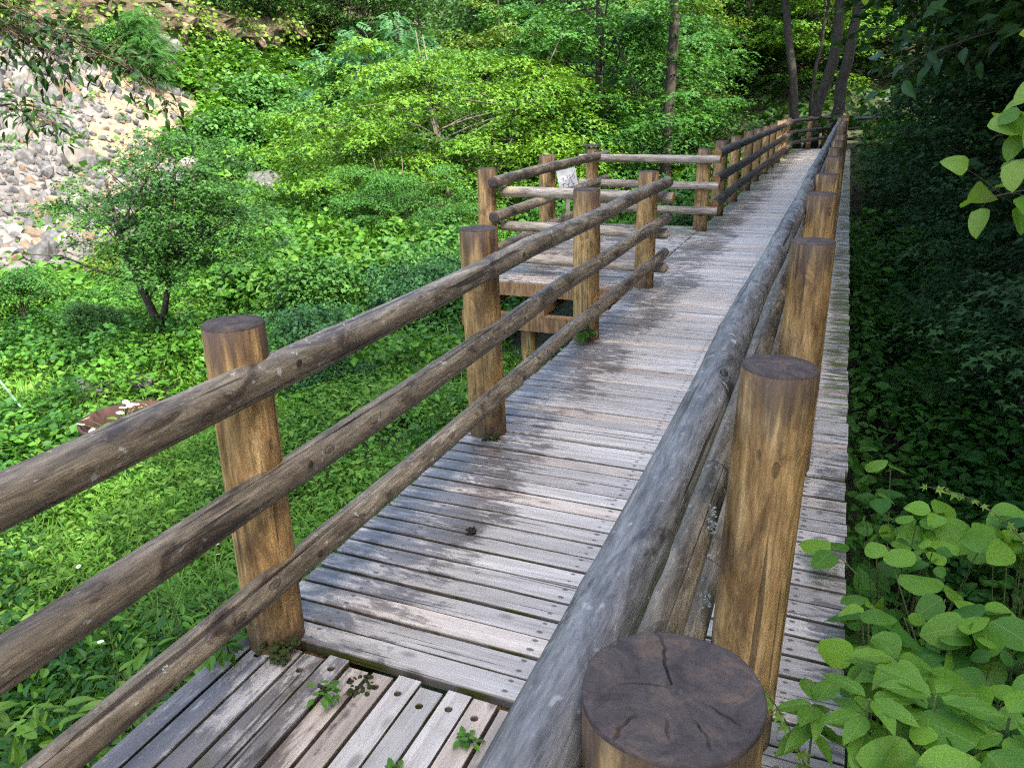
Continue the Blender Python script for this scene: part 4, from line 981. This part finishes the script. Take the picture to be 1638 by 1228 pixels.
# ------------------------------------------------------------------ big separate leaves
def big_leaf(seed, w=.86, shape='kudzu', mat='kudzu'):
    q = np.random.default_rng(seed); ny_, nx_ = 9, 2
    t = np.linspace(0, 1, ny_)
    if shape == 'kudzu': prof = np.sin(np.pi*np.clip(t, 0, 1)**.74)**.62; prof[-1] = .0; prof[0] = .10
    elif shape == 'lance': prof = np.sin(np.pi*t**.75)**.9; prof[-1] = 0; prof[0] = .03
    else: prof = np.sin(np.pi*t**.6)**.6; prof[-1] = 0; prof[0] = .12
    cup = q.uniform(-.12, .42); arch = q.uniform(.04, .45); V = []
    for i in range(ny_):
        tooth = (.94 if i % 2 else 1.04) if shape == 'lance' else 1.0
        for u in (-1, -.5, 0, .5, 1):
            x = u*prof[i]*w/2*(tooth if abs(u) == 1 else 1)
            V.append((x + .05*np.sin(t[i]*3+seed), t[i], -arch*t[i]**2 + cup*abs(x)*.9 + .018*np.sin(9*t[i]+u*4+seed)*abs(u)))
    V = np.array(V); F = []
    for i in range(ny_-1):
        for j in range(4): a = i*5+j; F.append((a, a+1, a+6, a+5))
    V, F = V, np.array(F)
    return mk('leaf', V, F, L_[mat], {'tone': np.full(len(V), .60 if mat in ('kudzu', 'serrate') else .5)}, smooth=True, link=False).data
def palm_leaf(mat):
    V, F = T_maple5(); return mk('leaf', V, F, L_[mat], {'tone': np.full(len(V), .5)}, link=False).data
KL = [big_leaf(800+k, .70+.07*k, 'kudzu', 'kudzu') for k in range(6)]
KD = [big_leaf(810+k, .66+.06*k, 'kudzu', 'under') for k in range(6)]
SL = [big_leaf(820+k, .40+.05*k, 'lance', 'serrate') for k in range(3)]
TLF = [big_leaf(840+k, .66+.06*k, 'broad', 'tip') for k in range(3)]
OL = [big_leaf(860+k, .42+.05*k, 'lance', 'over') for k in range(3)]
BL = [big_leaf(880+k, .95, 'broad', 'bright_big' if False else 'serrate') for k in range(2)]
PLM = palm_leaf('tip')
def leaf_obj(parent, me, p, D, N, s):
    D = Vector(D).normalized(); N = Vector(N); N = (N - D*N.dot(D)).normalized(); B = D.cross(N)
    o = inst('leaf', me, parent); o.matrix_local = Matrix.Translation(Vector(p)) @ Matrix((B, D, N)).transposed().to_4x4() @ Matrix.Scale(s, 4); return o
stem_m = mat_plain('green_stem', [(.3, (.06, .10, .025)), (.7, (.15, .17, .06))], 20, .6, .2)
twig_m = mat_plain('brown_twig', [(.3, (.05, .035, .022)), (.7, (.14, .10, .065))], 20, .8, .3)
q = np.random.default_rng(123)
def mound_z(x, y): return .02 + .30*np.exp(-((y-1.35)/.9)**2) + .12*np.clip(x-.3, 0, 1.2) - .10*np.clip(y-2.4, 0, 2)
VN = [((.48, 3.35), 'leafy vine of big three-part leaves, farthest of those beside the board ends'), ((.55, 2.35), 'leafy vine with broad bright leaves in the middle of the right-hand bank'),
      ((.95, 3.2), 'leafy vine with broad leaves at the right picture edge, higher on the bank'), ((.75, 1.95), 'leafy vine with broad leaves at the right picture edge, lower on the bank'),
      ((.32, 2.0), 'leafy vine with yellow-green leaves spilling over the board ends'), ((.38, 1.55), 'leafy vine with broad leaves in the bottom right corner')]
for (vx, vy), lb in VN:
    t = thing('leafy_vine', lb, 'vine', (vx, vy, float(ground(vx, vy))), 0, 'vines on the bank beside the bridge'); gz = t.location.z
    sb = MB()
    for k in range(17):
        a = q.uniform(0, 6.28); rr_ = abs(q.normal())*.26; x, y = vx+math.cos(a)*rr_*.75, vy+math.sin(a)*rr_*1.25
        x = max(x, .24 if y > 2.0 else .16)
        z = mound_z(x, y)+q.normal()*.06
        p = np.array([x-vx, y-vy, z-gz]); az = q.uniform(0, 6.28); sz = q.choice([.065, .085, .105, .125, .148])*q.uniform(.9, 1.1)
        V, F = tube(np.array([(q.normal()*.04, q.normal()*.04, 0), p*.5+np.array([0, 0, .08]), p-np.array([0, 0, .01])]), [.004, .003, .002], 5, False); sb.add(V, F)
        N0 = np.array([-.15, -.30, 1.0])+q.normal(size=3)*.28
        for da in (-1.45, 0, 1.45):
            if q.uniform() < .10: continue
            d = np.array([math.cos(az+da), math.sin(az+da), -.22+q.normal()*.15])
            leaf_obj(t, (KL if q.uniform() < .78 else KD)[q.integers(6)], p+d*(.012 if da else .03), d, N0+q.normal(size=3)*.14, sz*(.9 if da else 1.08))
    sb.build('stem', stem_m, t)
t = thing('leafy_vine', 'three-part vine leaf lying over the board ends behind the second right post', 'vine', (.19, 2.78, -.05))
for da, s_ in ((-1.5, .10), (0.1, .125), (1.6, .12)):
    d = (math.cos(2.6+da), math.sin(2.6+da), -.05); leaf_obj(t, KL[1], (-.06+d[0]*.01, .0+d[1]*.01, .14), d, (-.1, -.25, 1), s_)
sb = MB(); V, F = tube([(.1, 0, -.3), (.04, 0, .05), (-.06, 0, .14)], [.004, .003, .002], 5, False); sb.add(V, F); sb.build('stem', stem_m, t)
# toothed-leaf plants in the corner
for k, (x, y, z, lb) in enumerate(((.20, 1.66, .36, 'toothed-leaf plant at the bottom edge, left of the others'), (.34, 1.70, .38, 'toothed-leaf plant at the bottom edge, centre of the bank'), (.48, 1.66, .40, 'toothed-leaf plant in the very bottom right corner'), (.09, 1.74, .24, 'toothed-leaf plant beside the big near post'), (.27, 1.88, .33, 'toothed-leaf plant behind the others in the bottom right'))):
    g0 = float(ground(x, y)); t = thing('toothed_plant', lb, 'plant', (x, y, g0), 0, 'toothed plants in the corner'); h = z-g0
    sb = MB(); V, F = tube([(0, 0, 0), (.01, .01, h*.5), (0, 0, h)], [.006, .005, .003], 6); sb.add(V, F); sb.build('stem', stem_m, t)
    for lv in range(3):
        for i_ in range(5):
            a = q.uniform(0, 6.28); d = (math.cos(a), math.sin(a), .10-.22*lv+q.normal()*.1)
            leaf_obj(t, SL[q.integers(3)], (d[0]*.01, d[1]*.01, h-.045*lv), d, (0, -.1, 1), q.uniform(.085, .130)*(1.0-.05*lv))
# palmate creepers
for (A_, B_, nlf, lb) in (((.10, 1.72, .02), (-.085, 1.62, .36), 10, 'thin creeper with small lobed leaves climbing across the second right post'), ((.80, 3.0, .12), (.42, 2.95, .32), 12, 'creeper tip with small pale lobed leaves above the broad-leaved vines')):
    A_, B_ = np.array(A_), np.array(B_); t = thing('creeper', lb, 'creeper', tuple(A_)); sb = MB()
    pth = np.array([(B_-A_)*u + np.array([0, 0, .06*math.sin(u*3)]) for u in np.linspace(0, 1, 8)]); V, F = tube(pth, np.linspace(.003, .0012, 8), 5); sb.add(V, F); sb.build('stem', twig_m, t)
    for k in range(nlf):
        u = (k+.8)/nlf; p = np.array([np.interp(u, np.linspace(0, 1, 8), pth[:, i_]) for i_ in range(3)]); a = q.uniform(0, 6.28)
        leaf_obj(t, PLM, p, (math.cos(a), math.sin(a)-.4, -.3), (0, -.6, .8), q.uniform(.030, .052))
# branches hanging in from the right and top
def sprig(lb, pts, nlf, size, meshes, rad, hang, twig=.004, mat=None, N=(0, -.5, .8), nm='hanging_branch', tips=True):
    pts = np.array(pts, float); t = thing(nm, lb, 'branch', tuple(pts[0])); P = pts-pts[0]; sb = MB()
    tt = np.linspace(0, 1, 14); path = np.stack([np.interp(tt, np.linspace(0, 1, len(P)), P[:, i_]) for i_ in range(3)], -1)
    V, F = tube(path, np.linspace(twig, twig*.3, 14), 6); sb.add(V, F)
    for k in range(nlf):
        u = (k+.6)/nlf if tips else q.uniform(.02, 1); p = np.array([np.interp(u, tt, path[:, i_]) for i_ in range(3)])
        o_ = q.normal(size=3)*rad; c_ = p+o_
        V, F = tube(np.array([p, (p+c_)/2+np.array([0, 0, .1*rad]), c_]), [twig*.16, twig*.14, twig*.12], 4, False); sb.add(V, F)
        d = o_/ (rad+1e-6)*.5 + np.array([q.normal()*.5, q.normal()*.5, -hang]); leaf_obj(t, meshes[q.integers(len(meshes))], c_, d, np.array(N)+q.normal(size=3)*.3, size*q.uniform(.75, 1.2))
    sb.build('stem', twig_m, t); return t
sprig('upper of two sprigs of pale yellow-green leaves hanging in at the right edge', [(.66, 2.5, 1.76), (.54, 2.52, 1.70), (.44, 2.55, 1.64), (.37, 2.56, 1.58)], 26, .082, TLF, .040, .5)
sprig('lower sprig of pale yellow-green leaves hanging in at the right edge', [(.66, 2.5, 1.50), (.54, 2.52, 1.47), (.44, 2.55, 1.44), (.37, 2.56, 1.42)], 18, .085, TLF, .032, .5)
sprig('few green leaves hanging in at the top right edge', [(.62, 2.6, 1.95), (.50, 2.6, 1.86), (.44, 2.6, 1.80)], 9, .08, TLF, .025, .6)
sprig('two small green leaves hanging down at the top, right of the trunk cluster', [(.4, 5.0, 2.6), (.15, 5.0, 2.35), (.02, 5.0, 2.24)], 4, .10, TLF, .03, .5)
sprig('dark leafy branch sweeping down across the top left corner', [(-5.9, 3.0, 2.72), (-5.0, 3.55, 2.42), (-4.72, 3.75, 2.24), (-4.55, 3.9, 2.10), (-4.35, 4.12, 1.95), (-4.22, 4.28, 1.66)], 290, .072, OL, .10, .30, .009, N=(-.2, -.3, .8), tips=False)
sprig('dense dark leaf cluster in the top left corner', [(-5.5, 3.2, 2.5), (-4.95, 3.6, 2.25), (-4.80, 3.75, 2.12), (-4.66, 3.85, 2.02)], 290, .072, OL, .14, .30, .008, N=(-.2, -.3, .8), tips=False)
sprig('drooping dark leafy twig at the left edge below the corner branch', [(-5.2, 2.7, 1.95), (-4.6, 3.12, 1.80), (-4.42, 3.32, 1.72), (-4.32, 3.45, 1.62)], 150, .064, OL, .06, .35, .008, N=(-.2, -.3, .8), tips=False)
sprig('dim bluish-green leaf spray in the shade right of the trunk cluster', [(1.5, 8.2, 2.3), (.9, 8.1, 2.15), (.5, 8.0, 2.0), (.25, 8.0, 1.85)], 46, .17, OL, .14, .35, .010, N=(-.5, -.4, .8), tips=False)

# ------------------------------------------------------------------ small things
# rusty tub with white flowers
tx, ty = -5.55, 4.48; tz = -1.02
t = thing('iron_tub', 'rusty round iron tub half hidden behind the top rail in the meadow', 'tub', (tx, ty, tz)); mb = MB()
a = np.linspace(0, 2*np.pi, 40, endpoint=False); rings = [(.34, -.4), (.38, .10), (.41, .19), (.41, .21), (.39, .21), (.37, .10), (.35, .02)]
V = np.concatenate([np.stack([np.cos(a)*r_, np.sin(a)*r_, 0*a+z], -1) for r_, z in rings]); i = np.arange(len(rings)-1)[:, None]*40; j = np.arange(40)[None]; k2 = (j+1) % 40
mb.add(V, np.stack([i+j, i+k2, i+40+k2, i+40+j], -1).reshape(-1, 4)); mb.build('wall', M['rust'], t, True)
V, F = tube([(0, 0, .0), (0, 0, .02)], [.35, .35], 30); mk('soil', V, F, mg, parent=t)
white = mat_plain('white_petal', [(.3, (.70, .69, .62)), (.7, (.82, .82, .78))], 8, .6, .1); yel = mat_plain('yellow_disc', [(.3, (.5, .36, .05)), (.7, (.62, .48, .08))], 8, .7, .1)
def flower_mesh():
    mb = MB(); a = np.linspace(0, 2*np.pi, 14, endpoint=False)
    for b2 in a:
        c_, s_ = math.cos(b2), math.sin(b2); mb.add(np.array([(c_*.25, s_*.25, 0), (c_*.7-s_*.14, s_*.7+c_*.14, .08), (c_, s_, .02), (c_*.7+s_*.14, s_*.7-c_*.14, .08)]), np.array([(0, 3, 2, 1)]))
    V, F = tube([(0, 0, -.02), (0, 0, .14)], [.34, .24], 10); mb.add(V, F, mat=1)
    return mb.build('flower', [white, yel], link=False).data
FLM = flower_mesh()
def flowers(lb, x, y, z0, heads, size):
    t = thing('white_flower_plant', lb, 'flower', (x, y, z0), 0, 'white flowers of the meadow'); sb = MB()
    for dx, dy, h in heads:
        V, F = tube([(dx*.2, dy*.2, 0), (dx*.6, dy*.5, h*.6), (dx, dy, h)], [.003, .002, .0015], 5, False); sb.add(V, F)
        inst('flower', FLM, t, (dx, dy, h), (q.normal()*.3-.2, q.normal()*.3, q.uniform(0, 6)), size)
    n = 14; P = np.stack([q.normal(size=n)*.05, q.normal(size=n)*.05, q.uniform(.1, .8, n)*heads[0][2]], -1); D = np.stack([P[:, 0], P[:, 1], 0*P[:, 2]+.05], -1)+q.normal(size=(n, 3))*.04
    sb.build('stem', stem_m, t); V, F, A = scatter(T_ovate(.3), P, np.array([0, 0, 1.0])+q.normal(size=(n, 3))*.3, D, .08, .6); mk('foliage', V, F, L_['herb'], {'tone': A}, parent=t)
flowers('cluster of white flowers blooming inside the rusty tub', tx-.05, ty-.05, tz+.02, [(q.uniform(-.28, .28), q.uniform(-.30, .30), q.uniform(.16, .26)) for _ in range(16)], .036)
for (x, y, z, lb, nh) in ((-2.55, 1.76, -.30, 'pair of small white daisies below the lowest rail, nearest the bottom', 2), (-2.63, 2.15, -.30, 'white daisies growing just left of the first big post', 4), (-2.62, 2.46, -.33, 'taller white daisies beside the first big post, under the middle rail', 3), (-3.0, 2.05, -.35, 'single white daisy farther out in the herbs under the middle rail', 1)):
    g0 = float(ground(x, y)); flowers(lb, x, y, g0, [(q.normal()*.045, q.normal()*.045, max(.3, z-g0+.08+q.normal()*.02)) for _ in range(nh)], .0135)
# big-leaf plants by the lowest rail
for (x, y, lb) in ((-2.36, 1.82, 'plant with large round pale leaves under the lowest rail'), (-2.30, 1.35, 'plant with large round leaves near the bottom left corner')):
    g0 = float(ground(x, y)); t = thing('broad_leaf_plant', lb, 'plant', (x, y, g0)); sb = MB()
    for k in range(5):
        a = k*1.26+q.uniform(0, .6); p = np.array([math.cos(a)*.09, math.sin(a)*.09, .33+.05*q.normal()]); V, F = tube([(0, 0, 0), p*.6, p], [.006, .004, .003], 5, False); sb.add(V, F)
        leaf_obj(t, BL[k % 2], p, (math.cos(a), math.sin(a), -.15), (0, -.1, 1), q.uniform(.12, .19))
    sb.build('stem', stem_m, t)
# sign
t = thing('notice_sign', 'small white notice board with dark lettering leaning behind the lookout railing', 'sign', (-4.10, 12.25, float(ground(-4.1, 12.25))), .33)
gz = t.location.z; wood_s = mat_plain('pale_stake_wood', [(.3, (.30, .25, .19)), (.7, (.48, .42, .34))], 12, .8, .3)
paint = mat_plain('white_board', [(.3, (.30, .30, .295)), (.7, (.42, .415, .41))], 6, .6, .1); ink = mat_plain('dark_ink', [(.3, (.05, .045, .06)), (.7, (.09, .085, .10))], 6, .7, .1)
V, F = box(-.03, .03, .0, .045, 0, .55-gz); mk('stake', V, F, wood_s, parent=t)
bd = mk('board', *box(-.155, .155, -.022, -.002, -.20, .20), paint, parent=t); bd.location = (0, 0, .50-gz); bd.rotation_euler = (R(-12), R(-12), 0)
mb = MB()
for (x0, z0, x1, z1) in ((-.10,.055,-.055,.075),(-.055,.075,-.075,.02),(-.045,.015,-.01,.025),(.0,.10,.008,.055),(.022,.04,.020,-.03),(.045,.095,.050,.07),(.035,.05,.072,.058),(.055,.055,.050,-.035),(.06,.02,.075,-.03),(.09,.10,.092,.02),(.112,.105,.120,.03),(-.10,-.03,-.04,-.02),(-.08,-.01,-.085,-.09),(-.03,-.05,.03,-.04),(.0,-.02,-.005,-.11),(.05,-.06,.11,-.05),(.08,-.03,.075,-.12)):
    d = np.array([x1-x0, z1-z0]); n2 = np.array([-d[1], d[0]])/np.linalg.norm(d)*.0042
    V = np.array([(x0+n2[0], -.0245, z0+n2[1]), (x0-n2[0], -.0245, z0-n2[1]), (x1-n2[0], -.0245, z1-n2[1]), (x1+n2[0], -.0245, z1+n2[1])]); mb.add(V, np.array([(0, 1, 2, 3)]))
mb.build('lettering', ink, bd)
# stake, stones, seedlings
t = thing('garden_stake', 'thin pale green stake leaning in the meadow at the left edge', 'stake', (-7.52, 4.95, float(ground(-7.52, 4.95)))); mb = MB()
V, F = tube([(0, 0, 0), (-.45, -.45, 1.6)], [.011, .011], 8); mb.add(V, F); V, F = tube([(-.45, -.45, 1.6), (-.46, -.46, 1.63)], [.014, .012], 8); mb.add(V, F)
mb.build('pole', mat_plain('green_plastic', [(.3, (.16, .30, .20)), (.7, (.25, .42, .30))], 10, .5, .1), t)
for k, (x, y, s_, lb) in enumerate(((-7.35, 5.55, .38, 'grey stone in the meadow in front of the small maple'), (-7.0, 5.9, .28, 'smaller stone beside the grey meadow stone'), (-6.9, 4.0, .22, 'pale stone among the herbs left of the tub'))):
    o = inst('stone', RK[(0, 2, 5)[k]], None, (x, y, float(ground(x, y))+.22), (0, .2, k), s_); tag(o, lb, 'stone', 'stones in the meadow')
SD = species(55, .05, .003, 5, .035, .035, .02, .045, (.015, .03), 5, T_ovate(.6), .035, 'bright', 'bark', .3, -.2, .006, .4, .4, 2, .7)
for (x, y, z, s_, lb) in ((-1.61, 5.30, .01, 2.0, 'bright seedling sprouting at the foot of the third left post'), (-.93, 1.33, -.02, .8, 'tiny seedling in a gap of the foreground boards, near the middle'), (-.80, 1.50, -.02, .8, 'tiny seedling beside a bolt hole of the foreground boards'), (-.66, 1.45, -.02, .7, 'tiny seedling in the gap nearest the right rail'), (-1.28, 1.52, -.01, 1.0, 'seedling and moss at the corner where foreground boards meet the bridge'), (-1.72, 1.58, -.03, 1.6, 'small dark green seedling at the foot of the first left post'), (-1.78, 1.66, -.03, 1.4, 'small green sprig just outside the first left post')):
    t = thing('seedling', lb, 'seedling', (x, y, z), q.uniform(0, 6), 'seedlings on the boards', s_); inst('stem', SD[0], t); inst('foliage', SD[1], t)
mossm = mat_plain('moss', [(.3, (.03, .05, .008)), (.55, (.07, .10, .014)), (.75, (.12, .14, .03))], 30, .95, 1.0)
def moss_clump(lb, x, y, z, n, sp, r_, name='moss_clump', mat=None, zs=.5):
    mb = MB()
    for k in range(n):
        c_ = np.clip(q.normal(size=3), -1.5, 1.5)*np.array([sp, sp, sp*zs]); th_, ph = np.meshgrid(np.linspace(0, 2*np.pi, 7)[:-1], np.linspace(.1, 3.04, 5)); s_ = r_*q.uniform(.5, 1.2)
        V = np.stack([np.cos(th_)*np.sin(ph), np.sin(th_)*np.sin(ph), np.cos(ph)*.7], -1).reshape(-1, 3)*s_*(1+.2*q.normal(size=(30, 1))) + c_
        i = np.arange(4)[:, None]*6; j = np.arange(6)[None]; kk = (j+1) % 6; mb.add(V, np.stack([i+j, i+6+j, i+6+kk, i+kk], -1).reshape(-1, 4))
    o = mb.build(name, mat or mossm, None, True); o.location = (x, y, z); return tag(o, lb, 'moss' if name == 'moss_clump' else 'lichen', kind='thing')
moss_clump('dark green moss at the foot of the first left post', -1.54, 1.62, .03, 60, .028, .012)
moss_clump('yellow-green moss along the joint between foreground boards and bridge', -1.22, 1.60, -.004, 40, .03, .008, zs=.1)
moss_clump('green moss at the foot of the second left post', -1.60, 3.47, .012, 40, .03, .010, zs=.3)
lich = mat_plain('pale_lichen', [(.3, (.30, .36, .34)), (.7, (.52, .57, .54))], 40, .95, .8)
moss_clump('pale blue-grey lichen tuft high on the left flank of the second right post', -.205, 1.77, .70, 46, .006, .004, 'lichen_tuft', lich, 4.0)
moss_clump('pale blue-grey lichen tuft low on the left flank of the second right post', -.205, 1.76, .47, 34, .008, .004, 'lichen_tuft', lich, 1.8)
moss_clump('small dark clump lying on the bridge boards', -1.28, 2.55, .008, 26, .014, .008, 'dark_clump', mat_plain('dark_litter', [(.3, (.02, .015, .012)), (.7, (.06, .04, .03))], 30, .9, .8), .3)
bpy.data.objects['dark_clump']['category'] = 'clump'
